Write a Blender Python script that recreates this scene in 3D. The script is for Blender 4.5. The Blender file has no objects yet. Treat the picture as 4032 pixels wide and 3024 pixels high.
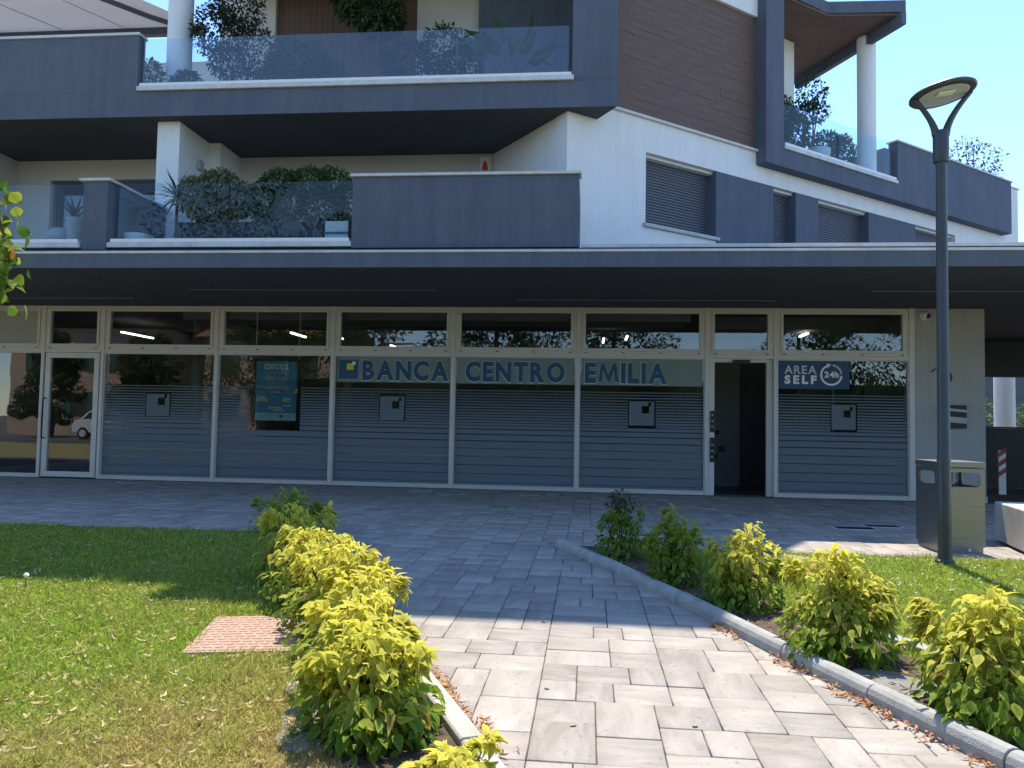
import bpy, math, random
import numpy as np
from mathutils import Matrix, Vector

random.seed(11)
RNG = np.random.default_rng(11)
R = math.radians
SC = bpy.context.scene
COL = SC.collection

# ------------------------------------------------------------------ camera, sky, sun, exposure
CAM = Vector((1.478, -14.79, 1.30))
cam_d = bpy.data.cameras.new('camera')
cam = bpy.data.objects.new('camera', cam_d)
COL.objects.link(cam)
cam.matrix_world = (Matrix.Translation(CAM) @ Matrix.Rotation(R(5.707), 4, 'Z')
                    @ Matrix.Rotation(R(90 + 2.838), 4, 'X') @ Matrix.Rotation(R(1.055), 4, 'Z'))
cam_d.sensor_width = 36.0
cam_d.lens = 3028 / 4032 * 36.0
cam_d.clip_start = 0.05
cam_d.clip_end = 3000
SC.camera = cam

SUN_EL, SUN_AZ = 66.0, 3.0
world = bpy.data.worlds.new('World')
SC.world = world
world.use_nodes = True
wn = world.node_tree.nodes
wl = world.node_tree.links
wn.clear()
sky = wn.new('ShaderNodeTexSky')
sky.sky_type = 'NISHITA'
sky.sun_disc = False
sky.sun_elevation = R(SUN_EL)
sky.sun_rotation = R(SUN_AZ)
sky.altitude = 20
sky.air_density = 1.0
sky.dust_density = 0.0
sky.ozone_density = 5.5
bg = wn.new('ShaderNodeBackground')
bg.inputs['Strength'].default_value = 0.112
wo = wn.new('ShaderNodeOutputWorld')
wl.new(sky.outputs[0], bg.inputs[0])
wl.new(bg.outputs[0], wo.inputs[0])

sun_d = bpy.data.lights.new('sun', 'SUN')
sun_d.energy = 2.6
sun_d.angle = R(0.53)
sun_d.color = (1.0, 0.90, 0.76)
sun = bpy.data.objects.new('sun', sun_d)
COL.objects.link(sun)
sdir = Vector((math.sin(R(SUN_AZ)) * math.cos(R(SUN_EL)), math.cos(R(SUN_AZ)) * math.cos(R(SUN_EL)), math.sin(R(SUN_EL))))
sun.rotation_euler = (-sdir).to_track_quat('-Z', 'Y').to_euler()
sun.location = (0, 20, 40)

SC.view_settings.view_transform = 'Standard'
SC.view_settings.look = 'None'
SC.view_settings.gamma = 1.0
SC.view_settings.use_curve_mapping = False
SC.view_settings.exposure = 1.65
SC.render.engine = 'CYCLES'
SC.cycles.use_denoising = True
SC.cycles.max_bounces = 10
SC.cycles.diffuse_bounces = 5
SC.cycles.transparent_max_bounces = 24
SC.cycles.sample_clamp_indirect = 6.0


# ------------------------------------------------------------------ materials
def new_mat(name):
    m = bpy.data.materials.new(name)
    m.use_nodes = True
    nt = m.node_tree
    nt.nodes.clear()
    out = nt.nodes.new('ShaderNodeOutputMaterial')
    return m, nt.nodes, nt.links, out


def mat(name, col, rough=0.7, var=0.12, scale=6.0, bump=0.0, bscale=120.0, metal=0.0, spec=0.4, col2=None, streak=None, coat=0.0, weather=0.0):
    m, N, L, out = new_mat(name)
    p = N.new('ShaderNodeBsdfPrincipled')
    p.inputs['Roughness'].default_value = rough
    p.inputs['Metallic'].default_value = metal
    p.inputs['Specular IOR Level'].default_value = spec
    p.inputs['Coat Weight'].default_value = coat
    tc = N.new('ShaderNodeTexCoord')
    mp = N.new('ShaderNodeMapping')
    L.new(tc.outputs['Object'], mp.inputs[0])
    if streak:
        mp.inputs['Scale'].default_value = streak
    nz = N.new('ShaderNodeTexNoise')
    nz.inputs['Scale'].default_value = scale
    nz.inputs['Detail'].default_value = 6
    nz.inputs['Roughness'].default_value = 0.65
    L.new(mp.outputs[0], nz.inputs['Vector'])
    rp = N.new('ShaderNodeValToRGB')
    c2 = col2 if col2 else tuple(min(1, c * (1 + var)) for c in col)
    c1 = col if col2 else tuple(c * (1 - var) for c in col)
    rp.color_ramp.elements[0].color = (*c1, 1)
    rp.color_ramp.elements[1].color = (*c2, 1)
    rp.color_ramp.elements[0].position = 0.3
    rp.color_ramp.elements[1].position = 0.7
    L.new(nz.outputs['Fac'], rp.inputs[0])
    csock = rp.outputs[0]
    if weather > 0:
        mw = N.new('ShaderNodeMapping')
        mw.inputs['Scale'].default_value = (3.5, 3.5, 0.22)
        L.new(tc.outputs['Object'], mw.inputs[0])
        nw = N.new('ShaderNodeTexNoise')
        nw.inputs['Scale'].default_value = 1.6
        nw.inputs['Detail'].default_value = 8
        nw.inputs['Roughness'].default_value = 0.7
        L.new(mw.outputs[0], nw.inputs['Vector'])
        rw = N.new('ShaderNodeValToRGB')
        rw.color_ramp.elements[0].position = 0.33
        rw.color_ramp.elements[0].color = (1 - weather, 1 - weather, 1 - weather * 0.9, 1)
        rw.color_ramp.elements[1].position = 0.58
        rw.color_ramp.elements[1].color = (1, 1, 1, 1)
        L.new(nw.outputs['Fac'], rw.inputs[0])
        mm = N.new('ShaderNodeMix')
        mm.data_type = 'RGBA'
        mm.blend_type = 'MULTIPLY'
        mm.inputs[0].default_value = 1.0
        L.new(csock, mm.inputs[6])
        L.new(rw.outputs[0], mm.inputs[7])
        csock = mm.outputs[2]
    L.new(csock, p.inputs['Base Color'])
    if bump > 0:
        n2 = N.new('ShaderNodeTexNoise')
        n2.inputs['Scale'].default_value = bscale
        n2.inputs['Detail'].default_value = 4
        L.new(tc.outputs['Object'], n2.inputs['Vector'])
        b = N.new('ShaderNodeBump')
        b.inputs['Strength'].default_value = bump
        b.inputs['Distance'].default_value = 0.01
        L.new(n2.outputs['Fac'], b.inputs['Height'])
        L.new(b.outputs[0], p.inputs['Normal'])
    L.new(p.outputs[0], out.inputs[0])
    return m


def glass_mat(name, tint, refl=0.1, rough=0.0, ior=1.5):
    m, N, L, out = new_mat(name)
    tr = N.new('ShaderNodeBsdfTransparent')
    tr.inputs[0].default_value = (*tint, 1)
    gl = N.new('ShaderNodeBsdfGlossy')
    gl.inputs['Roughness'].default_value = rough
    gl.inputs['Color'].default_value = (0.95, 0.97, 1, 1)
    fr = N.new('ShaderNodeFresnel')
    fr.inputs[0].default_value = ior
    ad = N.new('ShaderNodeMath')
    ad.operation = 'ADD'
    ad.use_clamp = True
    ad.inputs[1].default_value = refl
    # panes are not perfectly flat: a slow wobble bends what they mirror
    tc = N.new('ShaderNodeTexCoord')
    nz = N.new('ShaderNodeTexNoise')
    nz.inputs['Scale'].default_value = 1.3
    nz.inputs['Detail'].default_value = 1
    b = N.new('ShaderNodeBump')
    b.inputs['Strength'].default_value = 0.25
    b.inputs['Distance'].default_value = 0.004
    L.new(tc.outputs['Object'], nz.inputs['Vector'])
    L.new(nz.outputs['Fac'], b.inputs['Height'])
    L.new(b.outputs[0], gl.inputs['Normal'])
    mx = N.new('ShaderNodeMixShader')
    geo = N.new('ShaderNodeNewGeometry')
    inv = N.new('ShaderNodeMath')
    inv.operation = 'SUBTRACT'
    inv.inputs[0].default_value = 1.0
    L.new(geo.outputs['Backfacing'], inv.inputs[1])
    mul = N.new('ShaderNodeMath')
    mul.operation = 'MULTIPLY'
    L.new(fr.outputs[0], ad.inputs[0])
    L.new(ad.outputs[0], mul.inputs[0])
    L.new(inv.outputs[0], mul.inputs[1])
    L.new(mul.outputs[0], mx.inputs[0])
    L.new(tr.outputs[0], mx.inputs[1])
    L.new(gl.outputs[0], mx.inputs[2])
    L.new(mx.outputs[0], out.inputs[0])
    return m


def film_mat(name, col, alpha, trans=0.3):
    """frosted adhesive film: scatters, lets some light through"""
    m, N, L, out = new_mat(name)
    d = N.new('ShaderNodeBsdfDiffuse')
    d.inputs[0].default_value = (*col, 1)
    t = N.new('ShaderNodeBsdfTranslucent')
    t.inputs[0].default_value = (*col, 1)
    tr = N.new('ShaderNodeBsdfTransparent')
    m1 = N.new('ShaderNodeMixShader')
    m1.inputs[0].default_value = trans
    L.new(d.outputs[0], m1.inputs[1])
    L.new(t.outputs[0], m1.inputs[2])
    m2 = N.new('ShaderNodeMixShader')
    m2.inputs[0].default_value = alpha
    L.new(tr.outputs[0], m2.inputs[1])
    L.new(m1.outputs[0], m2.inputs[2])
    L.new(m2.outputs[0], out.inputs[0])
    return m


def leaf_mat(name, trans=0.4, gloss=0.25, vein=0.0):
    m, N, L, out = new_mat(name)
    at = N.new('ShaderNodeAttribute')
    at.attribute_name = 'Col'
    p = N.new('ShaderNodeBsdfPrincipled')
    p.inputs['Roughness'].default_value = 0.55
    p.inputs['Specular IOR Level'].default_value = gloss
    t = N.new('ShaderNodeBsdfTranslucent')
    L.new(at.outputs['Color'], p.inputs['Base Color'])
    L.new(at.outputs['Color'], t.inputs[0])
    mx = N.new('ShaderNodeMixShader')
    mx.inputs[0].default_value = trans
    L.new(p.outputs[0], mx.inputs[1])
    L.new(t.outputs[0], mx.inputs[2])
    L.new(mx.outputs[0], out.inputs[0])
    return m


def emit_mat(name, col, s):
    m, N, L, out = new_mat(name)
    e = N.new('ShaderNodeEmission')
    e.inputs[0].default_value = (*col, 1)
    e.inputs[1].default_value = s
    L.new(e.outputs[0], out.inputs[0])
    return m


def paver_mat():
    """cast concrete with cloudy streaks running along each piece; tone, offset and streak direction per piece"""
    m, N, L, out = new_mat('paver concrete')
    at = N.new('ShaderNodeAttribute')
    at.attribute_name = 'Col'
    sp = N.new('ShaderNodeSeparateColor')
    L.new(at.outputs['Color'], sp.inputs[0])
    tc = N.new('ShaderNodeTexCoord')
    off = N.new('ShaderNodeVectorMath')
    off.operation = 'MULTIPLY_ADD'
    cx = N.new('ShaderNodeCombineXYZ')
    for i in range(3):
        L.new(sp.outputs[1], cx.inputs[i])
    off.inputs[1].default_value = (37, 53, 11)
    geo = N.new('ShaderNodeNewGeometry')
    L.new(cx.outputs[0], off.inputs[0])
    L.new(geo.outputs['Position'], off.inputs[2])
    ramps = []
    for sc in ((2.6, 9.0, 3.0), (9.0, 2.6, 3.0)):
        mp = N.new('ShaderNodeMapping')
        mp.inputs['Scale'].default_value = sc
        L.new(off.outputs[0], mp.inputs[0])
        nz = N.new('ShaderNodeTexNoise')
        nz.inputs['Scale'].default_value = 1.0
        nz.inputs['Detail'].default_value = 7
        nz.inputs['Roughness'].default_value = 0.7
        nz.inputs['Distortion'].default_value = 0.6
        L.new(mp.outputs[0], nz.inputs['Vector'])
        ramps.append(nz)
    mxs = N.new('ShaderNodeMix')
    mxs.data_type = 'FLOAT'
    L.new(sp.outputs[2], mxs.inputs[0])
    L.new(ramps[0].outputs['Fac'], mxs.inputs[2])
    L.new(ramps[1].outputs['Fac'], mxs.inputs[3])
    ad = N.new('ShaderNodeMath')
    ad.operation = 'MULTIPLY_ADD'
    ad.inputs[1].default_value = 0.30
    L.new(sp.outputs[0], ad.inputs[0])
    L.new(mxs.outputs[0], ad.inputs[2])
    rp = N.new('ShaderNodeValToRGB')
    e = rp.color_ramp.elements
    e[0].position = 0.38
    e[0].color = (0.225, 0.203, 0.182, 1)
    e[1].position = 1.0
    e[1].color = (0.435, 0.395, 0.35, 1)
    k = e.new(0.66)
    k.color = (0.325, 0.295, 0.262, 1)
    L.new(ad.outputs[0], rp.inputs[0])
    # small dirt specks
    n3 = N.new('ShaderNodeTexNoise')
    n3.inputs['Scale'].default_value = 38
    n3.inputs['Detail'].default_value = 3
    L.new(geo.outputs['Position'], n3.inputs['Vector'])
    r3 = N.new('ShaderNodeValToRGB')
    r3.color_ramp.elements[0].position = 0.27
    r3.color_ramp.elements[0].color = (0.62, 0.6, 0.58, 1)
    r3.color_ramp.elements[1].position = 0.38
    r3.color_ramp.elements[1].color = (1, 1, 1, 1)
    L.new(n3.outputs['Fac'], r3.inputs[0])
    ml = N.new('ShaderNodeMix')
    ml.data_type = 'RGBA'
    ml.blend_type = 'MULTIPLY'
    ml.inputs[0].default_value = 1.0
    L.new(rp.outputs[0], ml.inputs[6])
    L.new(r3.outputs[0], ml.inputs[7])
    p = N.new('ShaderNodeBsdfPrincipled')
    p.inputs['Roughness'].default_value = 0.62
    p.inputs['Specular IOR Level'].default_value = 0.4
    L.new(ml.outputs[2], p.inputs['Base Color'])
    b = N.new('ShaderNodeBump')
    b.inputs['Strength'].default_value = 0.25
    b.inputs['Distance'].default_value = 0.004
    n4 = N.new('ShaderNodeTexNoise')
    n4.inputs['Scale'].default_value = 160
    L.new(geo.outputs['Position'], n4.inputs['Vector'])
    L.new(n4.outputs['Fac'], b.inputs['Height'])
    L.new(b.outputs[0], p.inputs['Normal'])
    L.new(p.outputs[0], out.inputs[0])
    return m


M = {}
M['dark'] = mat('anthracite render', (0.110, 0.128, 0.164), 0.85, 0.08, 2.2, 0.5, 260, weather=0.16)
M['slot'] = mat('slot diffuser', (0.22, 0.22, 0.23), 0.6, 0.05, 2)
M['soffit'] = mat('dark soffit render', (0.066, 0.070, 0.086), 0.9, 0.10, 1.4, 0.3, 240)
M['white'] = mat('white wall render', (0.77, 0.765, 0.74), 0.9, 0.03, 1.2, 0.35, 300, weather=0.07)
M['offwhite'] = mat('warm grey wall render', (0.40, 0.40, 0.37), 0.9, 0.04, 1.5, 0.35, 300, weather=0.10)
M['beige'] = mat('beige wall render', (0.62, 0.585, 0.53), 0.9, 0.04, 1.5, 0.3, 300)
M['alu'] = mat('champagne aluminium', (0.62, 0.585, 0.53), 0.42, 0.05, 3.0, spec=0.5)
M['trim'] = mat('pale metal flashing', (0.60, 0.59, 0.56), 0.45, 0.10, 4.0, weather=0.15)
M['sill'] = mat('white stone sill', (0.76, 0.76, 0.74), 0.5, 0.05, 5.0)
M['sillgrey'] = mat('grey stone sill', (0.46, 0.45, 0.44), 0.6, 0.14, 7.0)
M['plank'] = mat('brown composite plank', (0.135, 0.082, 0.064), 0.65, 0.22, 5.0, 0.2, 60, streak=(0.7, 0.7, 9))
M['shutter'] = mat('grey shutter slat', (0.10, 0.11, 0.135), 0.5, 0.05, 3.0)
M['pane'] = glass_mat('shopfront glass', (0.78, 0.82, 0.81), 0.055)
M['railglass'] = glass_mat('balustrade glass', (0.87, 0.93, 0.97), 0.0, ior=1.45)
M['railglass2'] = glass_mat('balcony glass', (0.86, 0.92, 0.97), 0.06)
M['film'] = film_mat('frosted window film', (0.235, 0.28, 0.31), 0.82, 0.2)
M['signfilm'] = film_mat('greenish frosted sign film', (0.36, 0.43, 0.385), 0.60, 0.2)
M['navy'] = mat('navy lettering vinyl', (0.010, 0.075, 0.145), 0.45, 0.03, 5)
M['navysign'] = mat('navy sign vinyl', (0.012, 0.062, 0.14), 0.45, 0.05, 3)
M['signwhite'] = mat('white sign vinyl', (0.80, 0.80, 0.78), 0.5, 0.02, 5)
M['signgrey'] = mat('grey sign vinyl', (0.60, 0.64, 0.68), 0.5, 0.02, 5)
M['yellow'] = mat('yellow logo vinyl', (0.72, 0.58, 0.02), 0.5, 0.02, 5)
M['posterblue'] = mat('blue poster print', (0.06, 0.25, 0.39), 0.45, 0.15, 4)
M['postergold'] = mat('gold poster print', (0.55, 0.47, 0.27), 0.5, 0.05, 4)
M['posterteal'] = mat('teal poster print', (0.15, 0.42, 0.58), 0.5, 0.05, 4)
M['postergreen'] = mat('pale poster print', (0.45, 0.56, 0.53), 0.5, 0.08, 8)
M['black'] = mat('black plastic', (0.012, 0.012, 0.014), 0.45, 0.1, 4)
M['iron'] = mat('dark grating iron', (0.03, 0.03, 0.032), 0.6, 0.2, 20)
M['intwall'] = mat('interior wall paint', (0.20, 0.20, 0.185), 0.9, 0.08, 2)
M['intdark'] = mat('interior dark panel', (0.05, 0.05, 0.055), 0.7, 0.1, 2)
M['intfloor'] = mat('interior floor', (0.06, 0.065, 0.07), 0.35, 0.1, 3)
M['tube'] = emit_mat('interior light tube', (1.0, 0.93, 0.80), 2.2)
M['pole'] = mat('dark green grey lamp paint', (0.045, 0.052, 0.055), 0.42, 0.12, 4, spec=0.5)
M['diffuser'] = mat('lamp diffuser', (0.46, 0.52, 0.60), 0.35, 0.03, 5)
M['steel'] = mat('brushed stainless steel', (0.29, 0.295, 0.295), 0.36, 0.14, 3.0, 0.05, 40, metal=0.9, streak=(1, 1, 30))
M['steeldark'] = mat('bin interior', (0.03, 0.03, 0.03), 0.7, 0.2, 5)
M['concrete'] = mat('pale concrete', (0.50, 0.485, 0.46), 0.85, 0.14, 6, 0.4, 160, weather=0.12)
M['kerb'] = mat('grey kerb concrete', (0.34, 0.34, 0.32), 0.85, 0.2, 9, 0.5, 140)
M['kerblight'] = mat('light kerb concrete', (0.41, 0.39, 0.35), 0.85, 0.18, 8, 0.4, 140)
M['joint'] = mat('joint sand', (0.10, 0.075, 0.062), 0.95, 0.3, 14, 0.4, 120)
M['paver'] = paver_mat()
M['soil'] = mat('garden soil', (0.085, 0.062, 0.042), 0.95, 0.5, 22, 1.0, 90)
M['cloth'] = mat('weed cloth', (0.20, 0.195, 0.18), 0.9, 0.35, 12, 0.4, 200)
M['thatch'] = mat('dry thatch under grass', (0.30, 0.27, 0.10), 0.95, 0.4, 16, 0.8, 90)
M['ground'] = mat('far ground', (0.14, 0.135, 0.115), 0.95, 0.25, 0.4)
M['asphalt'] = mat('asphalt', (0.09, 0.09, 0.092), 0.9, 0.2, 8)
M['cover'] = mat('terracotta cement cover', (0.40, 0.265, 0.195), 0.85, 0.2, 14, 0.4, 200)
M['grass'] = leaf_mat('grass blade', 0.5, 0.25)
M['leaf'] = leaf_mat('shrub leaf', 0.5, 0.12)
M['dleaf'] = leaf_mat('dark shrub leaf', 0.3, 0.25)
M['litter'] = leaf_mat('dry fallen leaf', 0.25, 0.15)
M['hedgecore'] = mat('shaded twigs', (0.028, 0.034, 0.018), 0.95, 0.4, 4, 1.0, 12)
M['bark'] = mat('bark', (0.09, 0.07, 0.055), 0.9, 0.3, 14, 0.8, 60)
M['potwhite'] = mat('pale glazed pot', (0.50, 0.55, 0.55), 0.4, 0.1, 6)
M['potgrey'] = mat('grey cement pot', (0.33, 0.34, 0.33), 0.8, 0.15, 9)
M['planter'] = mat('black planter box', (0.022, 0.024, 0.026), 0.6, 0.1, 5)
M['awning'] = film_mat('white awning cloth', (0.72, 0.72, 0.74), 1.0, 0.35)
M['bar'] = mat('grey awning bar', (0.10, 0.12, 0.16), 0.5, 0.05, 3)
M['red'] = mat('orange red plastic', (0.50, 0.06, 0.03), 0.4, 0.05, 3)
M['redstripe'] = mat('red hazard stripe', (0.42, 0.05, 0.04), 0.5, 0.05, 3)
M['peach'] = mat('peach house render', (0.52, 0.36, 0.26), 0.9, 0.10, 1.0, weather=0.12)
M['roof'] = mat('brown roof tile', (0.22, 0.10, 0.06), 0.8, 0.2, 3)
M['green'] = mat('green wooden shutter', (0.05, 0.12, 0.07), 0.6, 0.1, 3)
M['carwhite'] = mat('white car paint', (0.75, 0.76, 0.77), 0.25, 0.02, 2, coat=0.6)
M['cargrey'] = mat('dark grey car paint', (0.05, 0.052, 0.058), 0.25, 0.05, 2, coat=0.6)
M['tyre'] = mat('tyre rubber', (0.02, 0.02, 0.02), 0.8, 0.1, 5)
M['fence'] = mat('dark fence paint', (0.10, 0.105, 0.115), 0.6, 0.1, 4)
M['seed'] = mat('white flower head', (0.75, 0.74, 0.70), 0.9, 0.05, 5)


# ------------------------------------------------------------------ helpers
def tag(o, label=None, cat=None, group=None, kind=None):
    if label: o['label'] = label
    if cat: o['category'] = cat
    if group: o['group'] = group
    if kind: o['kind'] = kind
    return o


def empty(name, loc=(0, 0, 0), label=None, cat=None, group=None, kind=None):
    o = bpy.data.objects.new(name, None)
    o.empty_display_size = 0.2
    COL.objects.link(o)
    o.location = loc
    return tag(o, label, cat, group, kind)


def adopt(o, p):
    if p is None: return o
    o.parent = p
    if p.type == 'EMPTY':
        o.matrix_parent_inverse = Matrix.Translation(-Vector(p.location))
    return o


def link_mesh(name, me, parent=None, loc=None):
    o = bpy.data.objects.new(name, me)
    COL.objects.link(o)
    if loc is not None: o.location = loc
    return adopt(o, parent)


WING = Matrix.Translation((1.06, -2.0, 0)) @ Matrix.Rotation(R(38), 4, 'Z')   # x along the wing, y into the building


class MB:
    def __init__(s, X=None):
        s.v, s.f, s.X = [], [], X

    def add(s, vs, fs):
        n = len(s.v)
        s.v += [tuple(v) for v in vs]
        s.f += [tuple(i + n for i in f) for f in fs]
        return s

    def box(s, x0, x1, y0, y1, z0, z1):
        return s.add([(x0, y0, z0), (x1, y0, z0), (x1, y1, z0), (x0, y1, z0), (x0, y0, z1), (x1, y0, z1), (x1, y1, z1), (x0, y1, z1)],
                     [(0, 3, 2, 1), (4, 5, 6, 7), (0, 1, 5, 4), (1, 2, 6, 5), (2, 3, 7, 6), (3, 0, 4, 7)])

    def prism(s, poly, z0, z1):
        n = len(poly)
        vs = [(p[0], p[1], z0) for p in poly] + [(p[0], p[1], z1) for p in poly]
        fs = [tuple(range(n - 1, -1, -1)), tuple(range(n, 2 * n))]
        fs += [(i, (i + 1) % n, n + (i + 1) % n, n + i) for i in range(n)]
        return s.add(vs, fs)

    def prism_y(s, poly, y0, y1):
        """outline in x, z swept along y"""
        n = len(poly)
        vs = [(p[0], y0, p[1]) for p in poly] + [(p[0], y1, p[1]) for p in poly]
        fs = [tuple(range(n)), tuple(range(2 * n - 1, n - 1, -1))]
        fs += [((i + 1) % n, i, n + i, n + (i + 1) % n) for i in range(n)]
        return s.add(vs, fs)

    def tube(s, path, rad, n=10, caps=True):
        path = [Vector(p) for p in path]
        if not hasattr(rad, '__len__'): rad = [rad] * len(path)
        rings = []
        a = None
        for i, p in enumerate(path):
            t = (path[min(i + 1, len(path) - 1)] - path[max(i - 1, 0)]).normalized()
            if a is None:
                a = t.cross(Vector((0.13, 0.31, 1)) if abs(t.z) < 0.9 else Vector((1, 0.1, 0))).normalized()
            else:
                a = (a - t * a.dot(t)).normalized()
            b = t.cross(a)
            rings.append([p + (a * math.cos(2 * math.pi * k / n) + b * math.sin(2 * math.pi * k / n)) * rad[i] for k in range(n)])
        vs = [v for r_ in rings for v in r_]
        fs = []
        for i in range(len(path) - 1):
            for k in range(n):
                fs.append((i * n + k, i * n + (k + 1) % n, (i + 1) * n + (k + 1) % n, (i + 1) * n + k))
        if caps:
            fs.append(tuple(range(n - 1, -1, -1)))
            fs.append(tuple((len(path) - 1) * n + k for k in range(n)))
        return s.add(vs, fs)

    def lathe(s, prof, c, n=20):
        vs, fs = [], []
        for r_, z in prof:
            for k in range(n):
                a = 2 * math.pi * k / n
                vs.append((c[0] + r_ * math.cos(a), c[1] + r_ * math.sin(a), c[2] + z))
        for i in range(len(prof) - 1):
            for k in range(n):
                fs.append((i * n + k, i * n + (k + 1) % n, (i + 1) * n + (k + 1) % n, (i + 1) * n + k))
        fs.append(tuple(range(n - 1, -1, -1)))
        fs.append(tuple((len(prof) - 1) * n + k for k in range(n)))
        return s.add(vs, fs)

    def mesh(s, name, m):
        me = bpy.data.meshes.new(name)
        vs = s.v if s.X is None else [tuple(s.X @ Vector(v)) for v in s.v]
        me.from_pydata(vs, [], s.f)
        if m: me.materials.append(M[m] if isinstance(m, str) else m)
        return me

    def build(s, name, m, parent=None, smooth=False, bevel=0.0):
        me = s.mesh(name, m)
        if smooth:
            me.polygons.foreach_set('use_smooth', [True] * len(me.polygons))
        o = link_mesh(name, me, parent)
        if smooth:
            md = o.modifiers.new('edges', 'EDGE_SPLIT')
            md.split_angle = R(40)
        if bevel:
            md = o.modifiers.new('bevel', 'BEVEL')
            md.width = bevel
            md.segments = 2
            md.limit_method = 'ANGLE'
        return o


def np_mesh(name, V, T, m, col=None, smooth=False):
    """triangles from arrays, with one colour per vertex"""
    me = bpy.data.meshes.new(name)
    V = np.ascontiguousarray(V, dtype=np.float32).reshape(-1, 3)
    T = np.ascontiguousarray(T, dtype=np.int32).reshape(-1, 3)
    me.vertices.add(len(V))
    me.vertices.foreach_set('co', V.ravel())
    me.loops.add(T.size)
    me.loops.foreach_set('vertex_index', T.ravel())
    me.polygons.add(len(T))
    me.polygons.foreach_set('loop_start', np.arange(0, T.size, 3, dtype=np.int32))
    if smooth: me.polygons.foreach_set('use_smooth', np.ones(len(T), dtype=bool))
    if col is not None:
        a = me.color_attributes.new('Col', 'FLOAT_COLOR', 'POINT')
        c = np.ones((len(V), 4), dtype=np.float32)
        c[:, :3] = col
        a.data.foreach_set('color', c.ravel())
    me.update(calc_edges=True)
    me.validate()
    me.materials.append(M[m])
    return me


def norm(a):
    return a / np.maximum(np.linalg.norm(a, axis=-1, keepdims=True), 1e-9)


def scatter(tv, tt, pos, d, up, size, col, tcol=None):
    """copies of a template (x width, y length, z normal) at pos, pointing along d, facing up"""
    n, k = len(pos), len(tv)
    d = norm(d)
    x = norm(np.cross(d, up))
    z = np.cross(x, d)
    size = np.asarray(size)
    if size.ndim == 1: size = np.stack([size] * 3, 1)
    V = (pos[:, None, :] + tv[None, :, 0:1] * size[:, None, 0:1] * x[:, None, :] + tv[None, :, 1:2] * size[:, None, 1:2] * d[:, None, :]
         + tv[None, :, 2:3] * size[:, None, 2:3] * z[:, None, :])
    T = tt[None] + (np.arange(n) * k)[:, None, None]
    C = np.repeat(col[:, None, :], k, 1)
    if tcol is not None: C = C * tcol[None]
    return V.reshape(-1, 3), T.reshape(-1, 3), C.reshape(-1, 3)


# leaf template: ovate, folded along the midrib, tip bent down
def ovate(w=0.58, droop=0.34, fold=0.09):
    ys = [0.0, 0.18, 0.42, 0.68, 1.0]
    ws = [0.02, 0.72, 1.0, 0.66, 0.0]
    v, t = [], []
    for y, ww in zip(ys, ws):
        zb = -droop * y * y
        v += [(-w / 2 * ww, y, zb + fold * ww), (0, y, zb), (w / 2 * ww, y, zb + fold * ww)]
    for i in range(4):
        a, b = i * 3, i * 3 + 3
        for j in (0, 1):
            t += [(a + j, a + j + 1, b + j + 1), (a + j, b + j + 1, b + j)]
    return np.array(v), np.array(t)


OV_V, OV_T = ovate()
OVS = [ovate(), ovate(0.46, 0.55, 0.16), ovate(0.66, 0.15, 0.05), ovate(0.5, 0.8, 0.2)]
OV_C = np.ones((15, 3))
for i in range(5):
    OV_C[i * 3 + 1] = (0.62, 0.80, 0.6)          # the blade is greener along the midrib
SM_V = np.array([(-0.25, 0.4, 0.08), (0, 0, 0), (0.25, 0.4, 0.08), (0, 1, -0.15), (0, 0.45, 0)])
SM_T = np.array([(1, 4, 0), (1, 2, 4), (0, 4, 3), (4, 2, 3)])
BL_V = np.array([(-0.5, 0, 0), (0.5, 0, 0), (-0.35, 0.55, 0.06), (0.35, 0.55, 0.06), (0, 1, 0.28)])
BL_T = np.array([(0, 1, 3), (0, 3, 2), (2, 3, 4)])


def mixcol(a, b, t):
    a, b = np.array(a), np.array(b)
    return a[None] * (1 - t[:, None]) + b[None] * t[:, None]


# ------------------------------------------------------------------ the setting: ground, paving, lawns
o = MB().box(-400, 400, -400, 400, -0.30, -0.06).build('ground', 'ground')
tag(o, kind='structure')
o = MB().box(-200, 200, -24.0, -17.5, -0.055, -0.05).build('road', 'asphalt')
tag(o, kind='structure')

KERB_R = [(1.20, -6.60), (1.72, -7.80), (2.18, -9.00), (2.62, -10.25), (2.86, -10.90), (3.12, -11.60), (3.55, -12.70), (4.0, -13.9)]
KERB_L = [(-1.58, -6.45), (-0.75, -8.10), (0.0, -9.62), (0.48, -10.58), (1.04, -11.72), (1.55, -12.8), (2.05, -13.9)]


def lin(poly, Y):
    for (x0, y0), (x1, y1) in zip(poly, poly[1:]):
        if y1 <= Y <= y0: return x0 + (x1 - x0) * (Y - y0) / (y1 - y0)
    return poly[0][0] if Y > poly[0][1] else poly[-1][0] + (Y - poly[-1][1]) * -0.45


pavement = MB().box(-16, 22, -14.5, 9.0, -0.05, -0.016).build('pavement', 'joint')
tag(pavement, kind='structure')

UX, UY = 0.0905, 0.1335
X0, Y0 = -12.5, -13.9
NX, NY = int(26.0 / UX), int(13.86 / UY)


def paved(x, y):
    if y > -6.5: return True
    return lin(KERB_L, y) - 0.14 < x < lin(KERB_R, y) + 0.12


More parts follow.
